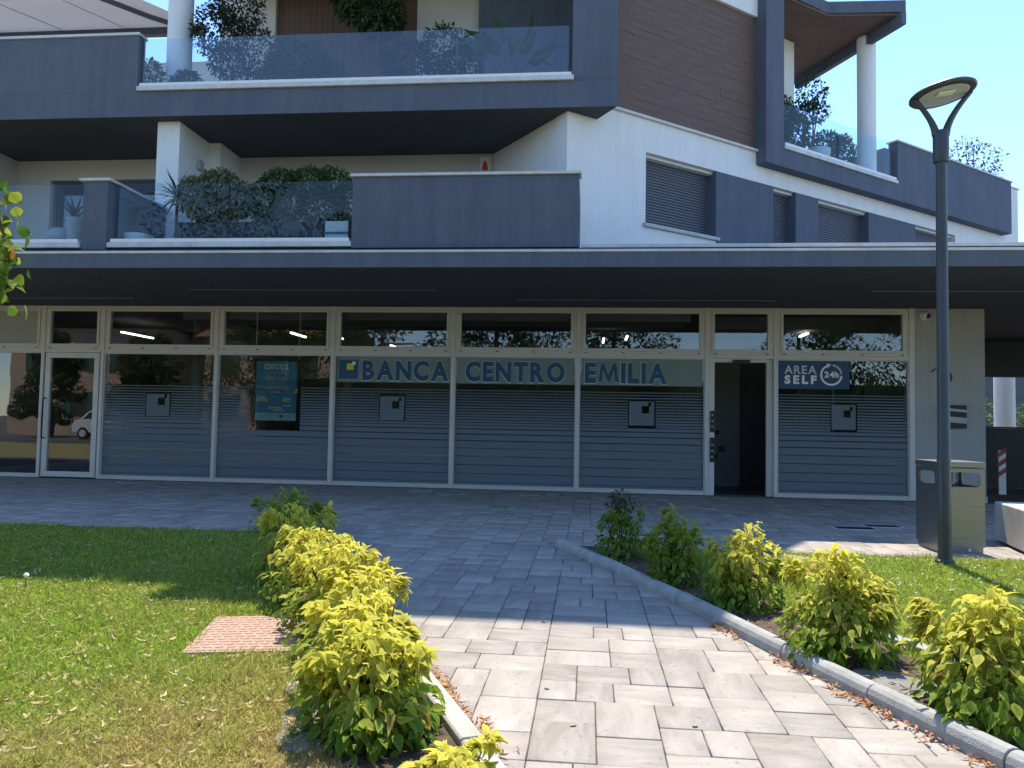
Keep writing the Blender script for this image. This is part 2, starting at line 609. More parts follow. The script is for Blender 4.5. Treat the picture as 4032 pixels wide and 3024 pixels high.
grid = np.zeros((NX, NY), dtype=bool)
prng = random.Random(5)
PV = []
SIZES = [(3, 3), (3, 2), (2, 2), (3, 2), (4, 2), (3, 3), (3, 2), (2, 2)]
for j in range(NY):
    i = 0
    while i < NX:
        if grid[i, j]:
            i += 1
            continue
        opts = SIZES[:]
        prng.shuffle(opts)
        for (w, h) in opts + [(2, 1), (1, 2), (1, 1)]:
            if i + w <= NX and j + h <= NY and not grid[i:i + w, j:j + h].any():
                rest = 0
                while i + w + rest < NX and not grid[i + w + rest, j] and rest < 2: rest += 1
                if rest == 1 and w < 4: continue
                grid[i:i + w, j:j + h] = True
                PV.append((X0 + i * UX, X0 + (i + w) * UX, Y0 + j * UY, Y0 + (j + h) * UY))
                break
        i += 1
PV = [p for p in PV if paved((p[0] + p[1]) / 2, (p[2] + p[3]) / 2)]


def paver_arrays(p, dz, tone, offv, dr, g=0.0028, c=0.003):
    x0, x1, y0, y1 = p[0] + g, p[1] - g, p[2] + g, p[3] - g
    z0, z1, z2 = -0.03, dz - c, dz
    v = []
    for z, k in ((z0, 0), (z1, 0), (z2, c)):
        v += [(x0 + k, y0 + k, z), (x1 - k, y0 + k, z), (x1 - k, y1 - k, z), (x0 + k, y1 - k, z)]
    t = []
    for r_ in (0, 4):
        for k in range(4):
            a, b = r_ + k, r_ + (k + 1) % 4
            t += [(a, b, b + 4), (a, b + 4, a + 4)]
    t += [(8, 9, 10), (8, 10, 11)]
    return np.array(v), np.array(t), np.tile(np.array([[tone, offv, dr]]), (12, 1))


def seen_score(p):
    x, y = (p[0] + p[1]) / 2, (p[2] + p[3]) / 2
    d = Vector((x, y, 0)) - CAM
    q = cam.matrix_world.to_3x3().transposed() @ d
    if q.z > -0.5: return 0
    u, v = q.x / -q.z * 3028 / 4032, q.y / -q.z * 3028 / 4032
    if abs(u) > 0.52 or v < -0.39: return 0
    if y < -6.4 and x < lin(KERB_L, y) + 0.1: return 0
    return 1.0 / d.length ** 3


PV.sort(key=seen_score, reverse=True)
far_v, far_t, far_c, nfar = [], [], [], 0
for n, p in enumerate(PV):
    horiz = (p[1] - p[0]) >= (p[3] - p[2]) * 0.9
    if prng.random() < 0.25: horiz = not horiz
    v, t, c = paver_arrays(p, prng.uniform(-0.0028, 0.0028), prng.random(), prng.random(), 0.0 if horiz else 1.0)
    if n < 300:
        link_mesh('paver', np_mesh('paver', v, t, 'paver', c), pavement)
    else:
        far_v.append(v)
        far_t.append(t + nfar)
        far_c.append(c)
        nfar += len(v)
tag(link_mesh('paver_field', np_mesh('paver_field', np.concatenate(far_v), np.concatenate(far_t), 'paver', np.concatenate(far_c)), pavement), kind='stuff')

# lawns (sheets of thatch the blades grow from) and planting beds
left_edge = [(lin(KERB_L, y) - 0.50, y) for y in (-6.45, -8.1, -9.6, -10.6, -11.7, -12.8, -13.9, -14.5)]
o = MB().prism([(-40, -6.45)] + [(-40, -17.3)][:0] + [(-40, -17.0)] + [(left_edge[-1][0], -17.0)] + left_edge[::-1], -0.05, 0.018)
lawn_l = tag(o.build('lawn', 'thatch'), kind='structure')
right_edge = [(lin(KERB_R, y) + 0.62, y) for y in (-6.62, -7.8, -9.0, -10.25, -10.9, -11.6, -12.7, -13.9)]
o = MB().prism(right_edge + [(right_edge[-1][0], -17.0), (40, -17.0), (40, -6.62)], -0.05, 0.018)
lawn_r = tag(o.build('lawn', 'thatch'), kind='structure')
bl = [(lin(KERB_L, y) - 0.06, y) for y in (-6.45, -8.1, -9.6, -10.6, -11.7, -12.8, -13.9)]
o = MB().prism([(p[0] - 0.55, p[1]) for p in bl] + bl[::-1], -0.05, 0.022).build('planting_bed', 'soil')
tag(o, kind='structure')
br = [(lin(KERB_R, y) + 0.06, y) for y in (-6.64, -7.8, -9.0, -10.25, -10.9, -11.6, -12.7, -13.9)]
o = MB().prism(br + [(p[0] + 0.70, p[1]) for p in br[::-1]], -0.05, 0.024).build('planting_bed', 'soil')
tag(o, kind='structure')
# weed cloth showing between the shrubs
for i, (cx, cy, rx, ry) in enumerate([(0.36, -11.55, 0.17, 0.30), (0.16, -11.05, 0.14, 0.22), (3.02, -10.72, 0.20, 0.22)]):
    pts = []
    for k in range(14):
        a = 2 * math.pi * k / 14
        q = 1 + 0.22 * math.sin(3 * a + i) + random.uniform(-0.1, 0.1)
        pts.append((cx + rx * q * math.cos(a), cy + ry * q * math.sin(a)))
    tag(MB().prism(pts, 0.0, 0.028 + 0.002 * i).build('weed_cloth', 'cloth'), ['grey weed cloth patch on the soil beside the nearest left shrub',
        'grey weed cloth patch left of the hedge below the terracotta cover', 'grey weed cloth patch between the two nearest right shrubs'][i], 'weed cloth', 'weed cloth patches')

# kerbs
def kerb(poly, name, m, w, h, rounded):
    root = empty(name, (poly[0][0], poly[0][1], 0), kind='structure')
    pts = []
    for (xa, ya), (xb, yb) in zip(poly, poly[1:]):
        L_ = math.hypot(xb - xa, yb - ya)
        n = max(1, round(L_ / 1.0))
        pts += [(xa + (xb - xa) * k / n, ya + (yb - ya) * k / n) for k in range(n)]
    pts.append(poly[-1])
    for (xa, ya), (xb, yb) in zip(pts, pts[1:]):
        d = Vector((xb - xa, yb - ya, 0)).normalized()
        nrm = Vector((-d.y, d.x, 0))
        a, b = Vector((xa, ya, 0)) + d * 0.004, Vector((xb, yb, 0)) - d * 0.004
        if rounded:
            pr = [(-w / 2, -0.03), (-w / 2, h * 0.5), (-w * 0.40, h * 0.80), (-w * 0.22, h * 0.96), (0, h), (w * 0.22, h * 0.96), (w * 0.40, h * 0.80), (w / 2, h * 0.5), (w / 2, -0.03)]
        else:
            pr = [(-w / 2, -0.03), (-w / 2, h - 0.01), (-w / 2 + 0.01, h), (w / 2 - 0.01, h), (w / 2, h - 0.01), (w / 2, -0.03)]
        n = len(pr)
        jz = random.uniform(-0.004, 0.004)
        vs = [a + nrm * q + Vector((0, 0, z + jz)) for q, z in pr] + [b + nrm * q + Vector((0, 0, z + jz)) for q, z in pr]
        fs = [tuple(range(n)), tuple(range(2 * n - 1, n - 1, -1))] + [((i + 1) % n, i, n + i, n + (i + 1) % n) for i in range(n)]
        MB().add(vs, fs).build('kerb_stone', m, root, bevel=0.004)
    return root


kerb(KERB_R, 'kerb', 'kerb', 0.105, 0.085, True)
kerb(KERB_L, 'kerb', 'kerblight', 0.10, 0.055, False)
kerb([(-16, -6.45), (-1.66, -6.45)], 'kerb', 'kerb', 0.08, 0.03, False)
kerb([(1.30, -6.58), (4.3, -6.62), (9.0, -6.62)], 'kerb', 'kerb', 0.06, 0.022, False)


# ------------------------------------------------------------------ the building
bld = empty('office_building', (0, 0, 0), 'modern anthracite and white building with shopfront, balconies and brown plank wing', 'building')
SHOP = [-12.2, -9.71, -8.41, -5.98, -3.57, -1.155, 1.265, 3.69, 4.95, 7.385]
ZT, ZR = 3.53, 2.60                       # underside of canopy, centre of transom

# canopy over the pavement, with its terrace
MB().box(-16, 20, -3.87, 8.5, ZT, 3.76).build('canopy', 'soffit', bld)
MB().box(-16, 20, -3.893, -3.872, ZT - 0.004, 3.742).build('canopy_fascia', 'dark', bld)
MB().box(-16, 20, -3.905, -3.80, 3.744, 3.782).build('canopy_edge_flashing', 'trim', bld, bevel=0.005)
MB().box(-16, 20, -3.62, 8.5, 3.762, 3.86).build('terrace_floor', 'dark', bld)
MB().box(1.34, 20, -3.64, -3.40, 3.862, 3.915).build('terrace_coping', 'trim', bld, bevel=0.005)
for x0, x1, y in [(-10.5, -7.19, -1.02), (-5.54, -1.14, -1.96), (0.13, 4.74, -0.92), (6.02, 9.6, -1.9)]:
    MB().box(x0, x1, y - 0.02, y + 0.02, ZT - 0.008, ZT - 0.001).build('soffit_light_slot', 'slot', bld)

# shopfront
for i, x in enumerate(SHOP[1:]):
    w = 0.032 if i != 8 else 0.05
    MB().box(x - w, x + w, -0.045, 0.10, 0.0, ZT - 0.002).build('mullion', 'alu', bld, bevel=0.004)


def frame_mb(x0, x1, y0, y1, z0, z1, t, X=None):
    m = MB(X)
    m.box(x0, x1, y0, y1, z0, z0 + t).box(x0, x1, y0, y1, z1 - t, z1)
    m.box(x0, x0 + t, y0, y1, z0 + t, z1 - t).box(x1 - t, x1, y0, y1, z0 + t, z1 - t)
    return m


def stripes(x0, x1, ztop, gaps=()):
    """rows of frosted film: thin at the top, closing up towards the ground"""
    m = MB()
    z = ztop
    k = 0
    while z > 0.09:
        if k < 13:
            pitch = 0.053
            th = 0.016 + 0.0022 * k
        else:
            pitch = [0.075, 0.10, 0.125, 0.145, 0.155, 0.165, 0.165, 0.165, 0.165, 0.2][min(k - 13, 9)]
            th = pitch - 0.016 + 0.001 * min(k - 13, 9)
        zb = max(z - th, 0.06)
        segs = [(x0, x1)]
        for g0, g1, gz0, gz1 in gaps:
            if zb < gz1 and z > gz0:
                ns = []
                for a, b in segs:
                    if g0 > a: ns.append((a, min(b, g0)))
                    if g1 < b: ns.append((max(a, g1), b))
                segs = ns
        for a, b in segs:
            if b - a > 0.02: m.box(a, b, 0.0145, 0.0175, zb, z)
        z -= pitch
        k += 1
    return m


LOGO = {2: (-7.45, -6.96, 1.29, 1.74), 4: (-2.60, -2.12, 1.29, 1.76), 6: (2.25, 2.72, 1.28, 1.74), 8: (5.97, 6.40, 1.27, 1.73)}
for i in range(9):
    a, b = SHOP[i], SHOP[i + 1]
    xa, xb = a + 0.034, b - (0.034 if i != 8 else 0.052)
    # upper casement: frame, inner sash, pane, hinge caps
    up = frame_mb(xa, xb, -0.03, 0.08, ZR + 0.036, ZT - 0.004, 0.055).build('upper_window', 'alu', bld, bevel=0.004)
    frame_mb(xa + 0.058, xb - 0.058, -0.045, 0.06, ZR + 0.092, ZT - 0.062, 0.05).build('sash', 'alu', up, bevel=0.004)
    if i == 0:
        MB().box(xa + 0.11, xb - 0.11, 0.0, 0.02, ZR + 0.145, ZT - 0.115).build('infill_panel', 'offwhite', up)
    else:
        MB().box(xa + 0.105, xb - 0.105, 0.0, 0.012, ZR + 0.14, ZT - 0.11).build('pane', 'pane', up)
    nh = 2 if (xb - xa) < 1.5 else 4
    for k in range(nh):
        hx = xa + 0.12 + (xb - xa - 0.24) * k / (nh - 1)
        MB().box(hx - 0.025, hx + 0.025, -0.038, -0.031, ZR + 0.052, ZR + 0.068).build('drain_cap', 'black', up)
    MB().box(xa, xb, -0.04, 0.09, ZR - 0.034, ZR + 0.034).build('transom', 'alu', bld, bevel=0.004)
    if i == 1:      # hinged glass door
        d = frame_mb(xa + 0.03, xb - 0.03, -0.035, 0.05, 0.02, ZR - 0.04, 0.11).build('glass_door', 'alu', bld, bevel=0.005)
        MB().box(xa + 0.135, xb - 0.135, 0.0, 0.012, 0.125, ZR - 0.145).build('pane', 'pane', d)
        MB().tube([(xa + 0.07, -0.04, 1.62), (xa + 0.07, -0.11, 1.60), (xa + 0.075, -0.13, 1.2), (xa + 0.07, -0.11, 0.82), (xa + 0.07, -0.04, 0.80)], 0.016, 8).build('door_handle', 'black', d, True)
    elif i == 7:    # open sliding door
        d = MB().box(xa, xa + 0.11, -0.03, 0.09, 0.0, ZR - 0.036).box(xb - 0.11, xb, 0.05, 0.14, 0.0, ZR - 0.036)
        d.box(xa + 0.112, xb - 0.112, -0.02, 0.09, ZR - 0.10, ZR - 0.036)
        d = d.build('sliding_door', 'alu', bld, bevel=0.004)
        MB().box(xb - 0.085, xb - 0.025, 0.145, 0.19, 0.01, ZR - 0.11).build('door_leaf_edge', 'alu', d, bevel=0.004)
        MB().box(xa + 0.44, xa + 0.76, -0.07, -0.022, ZR - 0.135, ZR - 0.055).build('door_sensor', 'black', d, bevel=0.012)
        for z0, z1 in ((1.18, 1.58), (0.62, 1.08)):
            pan = MB().box(xa + 0.03, xa + 0.105, -0.052, -0.031, z0, z1).build('card_reader', 'black', d, bevel=0.006)
            for q in range(3):
                z = z0 + 0.09 + q * 0.11
                MB().box(xa + 0.055, xa + 0.078, -0.056, -0.0525, z, z + 0.025).build('reader_light', 'signgrey', pan)
    else:
        w = frame_mb(xa, xb, -0.02, 0.07, 0.06, ZR - 0.036, 0.018).build('shop_window', 'alu', bld)
        MB().box(xa, xb, -0.045, 0.10, 0.0, 0.058).build('sill_rail', 'alu', w, bevel=0.004)
        MB().box(xa + 0.019, xb - 0.019, 0.02, 0.032, 0.079, ZR - 0.055).build('pane', 'pane', w)
        if i >= 2:
            gaps = []
            if i in LOGO: g = LOGO[i]; gaps.append((g[0] - 0.022, g[1] + 0.03, g[2] - 0.012, g[3] + 0.03))
            if i == 3: gaps.append((-5.30, -4.22, 1.12, 2.6))
            stripes(xa + 0.02, xb - 0.02, 1.91, gaps).build('frosted_film', 'film', w)
            if i in LOGO:
                x0, x1, z0, z1 = LOGO[i]
                s_ = (x1 - x0)
                lx, lz = x0 + 0.50 * s_, z0 + 0.50 * (z1 - z0)
                q = 0.30 * s_
                lg = MB().box(x0, x1, 0.0145, 0.0175, z0, lz).box(x0, lx, 0.0145, 0.0175, lz, z1).box(lx + q, x1, 0.0145, 0.0175, lz, lz + q)
                lg.box(lx, lx + q * 0.85, 0.0145, 0.0175, lz + q, z1).box(lx + q * 0.85, x1, 0.0145, 0.0175, lz + q * 1.5, z1)
                lg.box(lx + q * 1.3, x1, 0.0145, 0.0175, lz + q, lz + q * 1.5)
                lg.build('frosted_logo_square', 'film', w)
# wall pier at the right end of the shopfront and the passage beyond
MB().box(7.437, 8.65, -0.05, 0.45, 0.12, ZT - 0.003).build('wall', 'offwhite', bld, bevel=0.008)
MB().box(7.437, 8.66, -0.06, 0.46, 0.0, 0.117).build('wall_plinth', 'sillgrey', bld)
MB().box(8.25, 8.65, 0.46, 9.0, 0.0, ZT - 0.003).build('wall', 'offwhite', bld)
MB().box(8.655, 20, 5.4, 5.8, 2.66, ZT - 0.003).build('passage_beam', 'soffit', bld)
# interior
MB().box(-12.4, 7.4, 0.11, 8.2, -0.015, 0.004).build('interior_floor', 'intfloor', bld)
MB().box(-12.4, 7.4, 6.4, 6.6, 0.006, ZT - 0.003).build('interior_wall', 'intwall', bld)
MB().box(-12.6, -12.4, 0.1, 6.6, 0.006, ZT - 0.003).build('interior_wall', 'intwall', bld)
MB().box(-7.0, -6.85, 0.9, 6.39, 0.006, ZT - 0.003).build('interior_wall', 'intwall', bld)
MB().box(7.41, 7.44, 0.47, 6.6, 0.006, ZT - 0.003).build('interior_wall', 'intwall', bld)
for x0, x1, y0, y1 in [(-6.8, 3.4, 0.12, 1.1), (3.95, 7.39, 1.2, 2.4)]:
    MB().box(x0, x1, y0, y1, 3.28, ZT - 0.003).build('interior_bulkhead', 'intwall', bld)
MB().box(3.45, 4.72, 2.2, 2.3, 0.006, 3.0).build('lobby_wall', 'intwall', bld)
MB().box(4.723, 7.39, 2.5, 2.6, 0.006, 3.0).build('lobby_wall', 'intdark', bld)
MB().box(3.50, 3.56, 0.3, 2.19, 0.006, 3.0).build('lobby_wall', 'intdark', bld)
MB().box(3.72, 4.08, 2.05, 2.195, 0.95, 1.95).build('cash_terminal', 'black', bld, bevel=0.01)
for x, z, s_ in [(4.20, 1.12, 0.09), (4.28, 0.74, 0.13), (4.16, 0.60, 0.09)]:
    MB().box(x, x + s_, 2.18, 2.196, z, z + s_).build('wall_socket_plate', 'black', bld)
MB().box(-5.6, 2.6, 3.4, 3.9, 0.006, 1.05).build('service_counter', 'intdark', bld, bevel=0.01)
for x, y, l, ax in [(-5.2, 2.3, 0.9, 0), (-4.4, 2.6, 0.9, 0), (1.8, 3.0, 0.9, 0), (2.3, 2.4, 0.7, 0), (-9.3, 2.6, 1.3, 0), (-3.6, 5.0, 1.0, 0), (5.9, 1.6, 0.6, 0)]:
    MB().box(x - 0.022, x + 0.022, y - l / 2, y + l / 2, 3.20, 3.235).build('ceiling_light', 'tube', bld)

# first floor: back walls, fin wall, parapets, glass
ZF, ZS = 3.862, 6.575
MB().box(-14, -9.75, 0.0, 0.3, ZF, ZS - 0.002).box(-9.75, -7.45, 0.0, 0.3, 6.16, ZS - 0.002).box(-9.75, -7.45, 0.0, 0.3, ZF, 4.35).box(-7.45, -0.44, 0.0, 0.3, ZF, ZS - 0.002).build('terrace_wall', 'beige', bld)
w = frame_mb(-9.75, -7.45, 0.10, 0.18, 4.35, 6.16, 0.06).build('terrace_window', 'dark', bld)
MB().box(-9.69, -7.51, 0.13, 0.142, 4.41, 6.10).build('pane', 'pane', w)
MB().box(-8.62, -8.56, 0.09, 0.19, 4.41, 6.10).build('window_post', 'dark', w)
MB().box(-13.5, -5.7, 0.9, 1.0, ZF, ZS - 0.002).build('room_wall', 'intdark', bld)
MB().box(-10.7, -10.5, -1.2, -0.003, ZF, ZS - 0.002).build('terrace_wall', 'beige', bld)
MB().box(-6.29, -5.87, -1.92, -0.84, ZF, ZS - 0.002).box(-6.29, -5.64, -0.84, -0.002, ZF, ZS - 0.002).build('fin_wall', 'white', bld, bevel=0.004)
MB().box(-5.865, -5.80, -1.30, -1.14, 5.92, 6.10).build('wall_lamp', 'offwhite', bld, bevel=0.01)
MB().prism([(-0.44, 0.0), (1.06, -2.0), (1.30, -1.82), (-0.20, 0.3)], ZF, ZS - 0.002).build('corner_wall', 'white', bld)
# parapet with coping, return to the wing
MB().box(-2.12, 1.30, -3.60, -3.38, 3.87, 4.965).box(1.10, 1.30, -3.38, -2.0, 3.87, 4.965).build('parapet', 'dark', bld, bevel=0.006)
MB().box(-2.15, 1.33, -3.64, -3.35, 4.967, 5.01).build('parapet_coping', 'trim', bld, bevel=0.006)
MB().box(-2.08, 1.32, -3.66, -3.61, 3.87, 3.90).build('parapet_base_flashing', 'dark', bld)
MB().box(-6.46, -6.05, -3.60, -1.95, 3.87, 4.955).build('divider_wall', 'dark', bld, bevel=0.006)
MB().box(-6.52, -6.0, -3.64, -1.95, 4.957, 5.0).build('divider_coping', 'trim', bld, bevel=0.006)


def rail(name, xs, y, z0, z1, sill_z, sx0, sx1, X=None, sillw=0.16, gm='railglass'):
    root = MB(X).box(sx0, sx1, y - sillw, y + 0.10, sill_z - 0.055, sill_z).build(name, 'sill', bld, bevel=0.006)
    MB(X).box(sx0 - 0.04, sx1 + 0.04, y - sillw - 0.02, y + 0.08, sill_z - 0.14, sill_z - 0.058).build('base_flashing', 'trim', root, bevel=0.006)
    for a, b in zip(xs, xs[1:]):
        MB(X).box(a + 0.012, b - 0.012, y, y + 0.016, z0, z1).build('glass_pane', gm, root)
    return root


rail('glass_balustrade', [-6.02, -4.14, -2.14], -3.45, 4.045, 4.955, 4.04, -5.98, -2.16)
rail('glass_balustrade', [-10.4, -8.4, -6.48], -3.45, 4.045, 4.955, 4.04, -10.4, -6.52)
sir = MB().box(-0.71, -0.50, -0.07, -0.003, 6.20, 6.50).build('alarm_siren', 'signwhite', bld, bevel=0.02)
MB().prism_y([(-0.67, 6.22), (-0.54, 6.22), (-0.57, 6.36), (-0.605, 6.42), (-0.64, 6.36)], -0.10, -0.071).build('siren_lens', 'red', sir, bevel=0.008)

# second floor slab, balcony and parapet
SLAB = [(-16, -2.15), (1.89, -2.15), (1.56, -1.61), (1.30, -1.80), (-0.2, 0.3), (-0.2, 1.4), (-16, 1.4)]
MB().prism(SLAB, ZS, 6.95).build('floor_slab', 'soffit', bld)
MB().box(-16, 1.90, -2.168, -2.152, ZS - 0.003, 7.02).build('slab_fascia', 'dark', bld)
MB().box(-16, -6.56, -2.16, -1.95, 7.022, 8.05).build('parapet', 'dark', bld, bevel=0.01)
MB().box(-16, -6.54, -2.19, -1.92, 8.052, 8.10).build('parapet_coping', 'trim', bld, bevel=0.006)
rail('glass_balustrade', [-6.54, -4.68, -2.76, -0.84, 1.08], -2.08, 7.175, 8.015, 7.165, -6.50, 1.12, sillw=0.12, gm='railglass2')
for x in (-4.68, -2.76, -0.84):
    MB().box(x - 0.011, x + 0.011, -2.085, -2.058, 7.17, 8.01).build('glass_clamp_post', 'bar', bld)
MB().prism([(1.13, -2.10), (1.885, -2.15), (1.885, -1.90), (1.50, -1.30), (1.13, -1.30)], 6.952, 10.38).build('balcony_side_wall', 'dark', bld)
MB().lathe([(0.225, 0), (0.225, 3.4)], (-6.35, -1.2, 6.952), 28).build('round_column', 'white', bld, True)
# second floor walls
MB().box(-16, -6.603, 0.9, 1.1, 6.952, 9.05).build('upper_wall', 'white', bld)
MB().box(-6.6, -5.35, 0.8, 1.0, 6.952, 10.38).build('upper_wall', 'beige', bld)
MB().box(-2.24, -0.9, 0.8, 1.0, 6.952, 10.38).build('upper_wall', 'beige', bld)
MB().box(-0.88, 1.6, 0.5, 0.7, 6.952, 10.38).build('upper_wall', 'dark', bld)
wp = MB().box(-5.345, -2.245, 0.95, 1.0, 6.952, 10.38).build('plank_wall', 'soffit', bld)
me = MB().box(0, 0.118, 0.90, 0.945, 7.0, 10.37).mesh('plank', 'plank')
for k in range(25):
    link_mesh('plank', me, wp, (-5.335 + k * 0.1232, random.uniform(-0.003, 0.003), 0))
# roof of the wing and second floor, then an added unseen storey, its eaves shaped to shade the path
ROOF = [(-6.2, -1.95), (1.90, -1.95), (3.95, 0.22), (6.60, 2.27), (8.25, 2.31), (6.82, 5.5), (6.6, 12), (-6.2, 12)]
MB().prism(ROOF, 10.40, 10.66).build('roof', 'dark', bld)
MB().box(-6.0, 3.6, 0.6, 11.8, 10.662, 14.298).build('unseen_storey_wall', 'white', bld)
MB().prism([(-6.2, -2.75), (-1.25, -2.75), (-1.25, -3.22), (2.74, -3.22), (3.98, 0.24), (4.35, 0.9), (4.4, 12), (-6.2, 12)], 14.30, 14.60).build('shadow_casting_roof', 'dark', bld)  # outline stepped to place the shadow edge on lawn and path
MB().box(-5.4, 5.4, 4.0, 11.8, 7.0, 10.39).build('upper_wall', 'white', bld)
# awning at the far left
aw = MB().add([(-13, -1.35, 9.30), (-7.35, -1.35, 9.30), (-6.75, 0.25, 9.50), (-13, 0.25, 9.50), (-13, -1.35, 9.312), (-7.35, -1.35, 9.312), (-6.75, 0.25, 9.512), (-13, 0.25, 9.512)],
              [(0, 3, 2, 1), (4, 5, 6, 7), (0, 1, 5, 4), (1, 2, 6, 5), (2, 3, 7, 6), (3, 0, 4, 7)]).build('awning', 'awning', bld)
MB().box(-13, -7.3, -1.45, -1.355, 9.27, 9.36).build('awning_front_bar', 'bar', aw)
MB().box(-13, -6.7, 0.26, 0.40, 9.36, 9.56).build('awning_rear_bar', 'bar', aw)
for x in (-11.6, -10.2, -8.8):
    MB().tube([(x, -1.34, 9.294), (x + 0.4, 0.24, 9.494)], 0.012, 5).build('awning_seam', 'signgrey', aw)
MB().tube([(-7.95, -1.34, 9.27), (-7.45, -0.4, 9.36), (-7.0, 0.25, 9.44)], 0.05, 6).build('awning_arm', 'bar', aw)

# ---- the wing, turned 38 degrees: white wall with roller shutters, plank wall, frame, terrace
def wbox(*a): return MB(WING).box(*a)
ZL = 6.885
ww = MB(WING)
ww.box(0, 1.77, 0, 0.32, ZF, ZL - 0.05).box(1.77, 4.77, 0, 0.32, 6.235, ZL - 0.05).box(4.77, 14.6, 0, 0.32, 6.235, ZS - 0.003)
ww.box(1.77, 3.58, 0, 0.32, ZF, 4.86).box(12.2, 14.6, 0, 0.32, ZF, 6.235)
ww.build('wing_wall', 'white', bld)
wbox(14.602, 15.46, 0, 0.35, ZF, 7.98).build('wing_end_wall', 'white', bld)
wbox(14.58, 15.50, -0.03, 0.38, 7.982, 8.02).build('wing_end_coping', 'trim', bld)
wbox(-0.0, 4.79, -0.06, 0.30, ZL - 0.048, ZL).build('wall_coping', 'trim', bld, bevel=0.006)
for a, b in ((3.58, 5.25), (5.96, 6.71), (8.53, 10.42)):
    wbox(a, b, 0.004, 0.32, ZF, 6.233).build('dark_wall_panel', 'dark', bld)
for n, (a, b, z0) in enumerate([(1.77, 3.58, 4.93), (5.25, 5.96, 3.9), (6.71, 8.53, 3.9), (10.42, 12.2, 3.9)]):
    fr = wbox(a, b, 0.26, 0.30, z0, 6.233).build('shutter_window', 'shutter', bld)
    sm = MB(WING.to_3x3().to_4x4()).add([(0, 0.010, 0.0), (b - a, 0.010, 0.0), (b - a, -0.006, 0.012), (0, -0.006, 0.012), (0, -0.006, 0.040), (b - a, -0.006, 0.040), (b - a, 0.010, 0.050), (0, 0.010, 0.050)],
                         [(0, 1, 2, 3), (3, 2, 5, 4), (4, 5, 6, 7)]).mesh('slat', 'shutter')
    z = z0 + 0.01
    while z < 6.18:
        link_mesh('slat', sm, fr, WING @ Vector((a, 0.235, z)))
        z += 0.0535
    if n == 0:
        wbox(a - 0.06, b + 0.06, -0.06, 0.25, 4.862, 4.928).build('window_sill', 'sillgrey', fr, bevel=0.006)
    wbox(a + 0.001, b - 0.001, 0.10, 0.255, 6.185, 6.232).build('shutter_box_cover', 'white', fr)
# plank wall above the coping
pw = wbox(0.4, 4.76, 0.07, 0.30, ZL + 0.003, 9.72).build('plank_wall', 'soffit', bld)
ph, z, row = 0.146, ZL + 0.006, 0
base_me = {}
while z < 9.70:
    x = 0.4 - random.uniform(0, 1.2)
    while x < 4.74:
        l = random.choice((1.2, 1.5, 1.8, 2.1))
        x0, x1 = max(x, 0.4), min(x + l, 4.74)
        if x1 - x0 > 0.06:
            key = round(x1 - x0, 3)
            if key not in base_me:
                base_me[key] = MB(WING.to_3x3().to_4x4()).box(0.002, x1 - x0 - 0.002, 0, 0.03, 0.0016, ph - 0.0016).mesh('plank', 'plank')
            link_mesh('plank', base_me[key], pw, WING @ Vector((x0, 0.036 + random.uniform(-0.003, 0.003), z)))
        x += l
    z += ph
wbox(0.4, 4.72, -0.03, 0.30, 9.63, 10.395).build('eaves_band', 'white', bld)
# dark frame, terrace slab, parapet
wbox(4.722, 5.27, -0.25, 0.35, ZS + 0.002, 10.395).build('terrace_frame', 'dark', bld, bevel=0.008)
wbox(5.272, 14.56, -0.247, 6.0, ZS, 6.96).build('terrace_slab', 'dark', bld)
wbox(9.28, 14.557, -0.2485, -0.02, 6.60, 7.96).build('terrace_parapet', 'dark', bld)
wbox(9.24, 14.60, -0.28, 0.01, 7.962, 8.0).build('terrace_parapet_coping', 'trim', bld, bevel=0.006)
wbox(9.0, 9.275, -0.10, 0.8, 6.962, 7.80).build('terrace_parapet_return', 'dark', bld)
rail('glass_balustrade', [5.30, 7.10, 9.05], -0.20, 7.095, 7.92, 7.09, 5.30, 9.20, WING, 0.07)
wbox(5.28, 7.40, 1.15, 1.35, 6.962, 10.348).build('terrace_back_wall', 'white', bld)
MB(WING).lathe([(0.205, 0), (0.205, 3.386)], (8.62, 0.10, 6.962), 28).build('round_column', 'white', bld, True)
# dropped edge beam of the roof at the right
a, b = Vector((8.25, 2.31, 0)), Vector((6.82, 5.5, 0))
d = (b - a).normalized(); nrm = Vector((d.y, -d.x, 0))
MB().prism([(a + nrm * 0.01)[:2], (b + nrm * 0.01)[:2], (b - nrm * 0.12)[:2], (a - nrm * 0.12)[:2]], 10.12, 10.398).build('roof_edge_beam', 'dark', bld)
MB().prism([(4.75, 0.95), (6.62, 2.30), (8.12, 2.36), (6.74, 5.44), (4.75, 5.44)], 10.35, 10.398).build('roof_soffit', 'plank', bld)

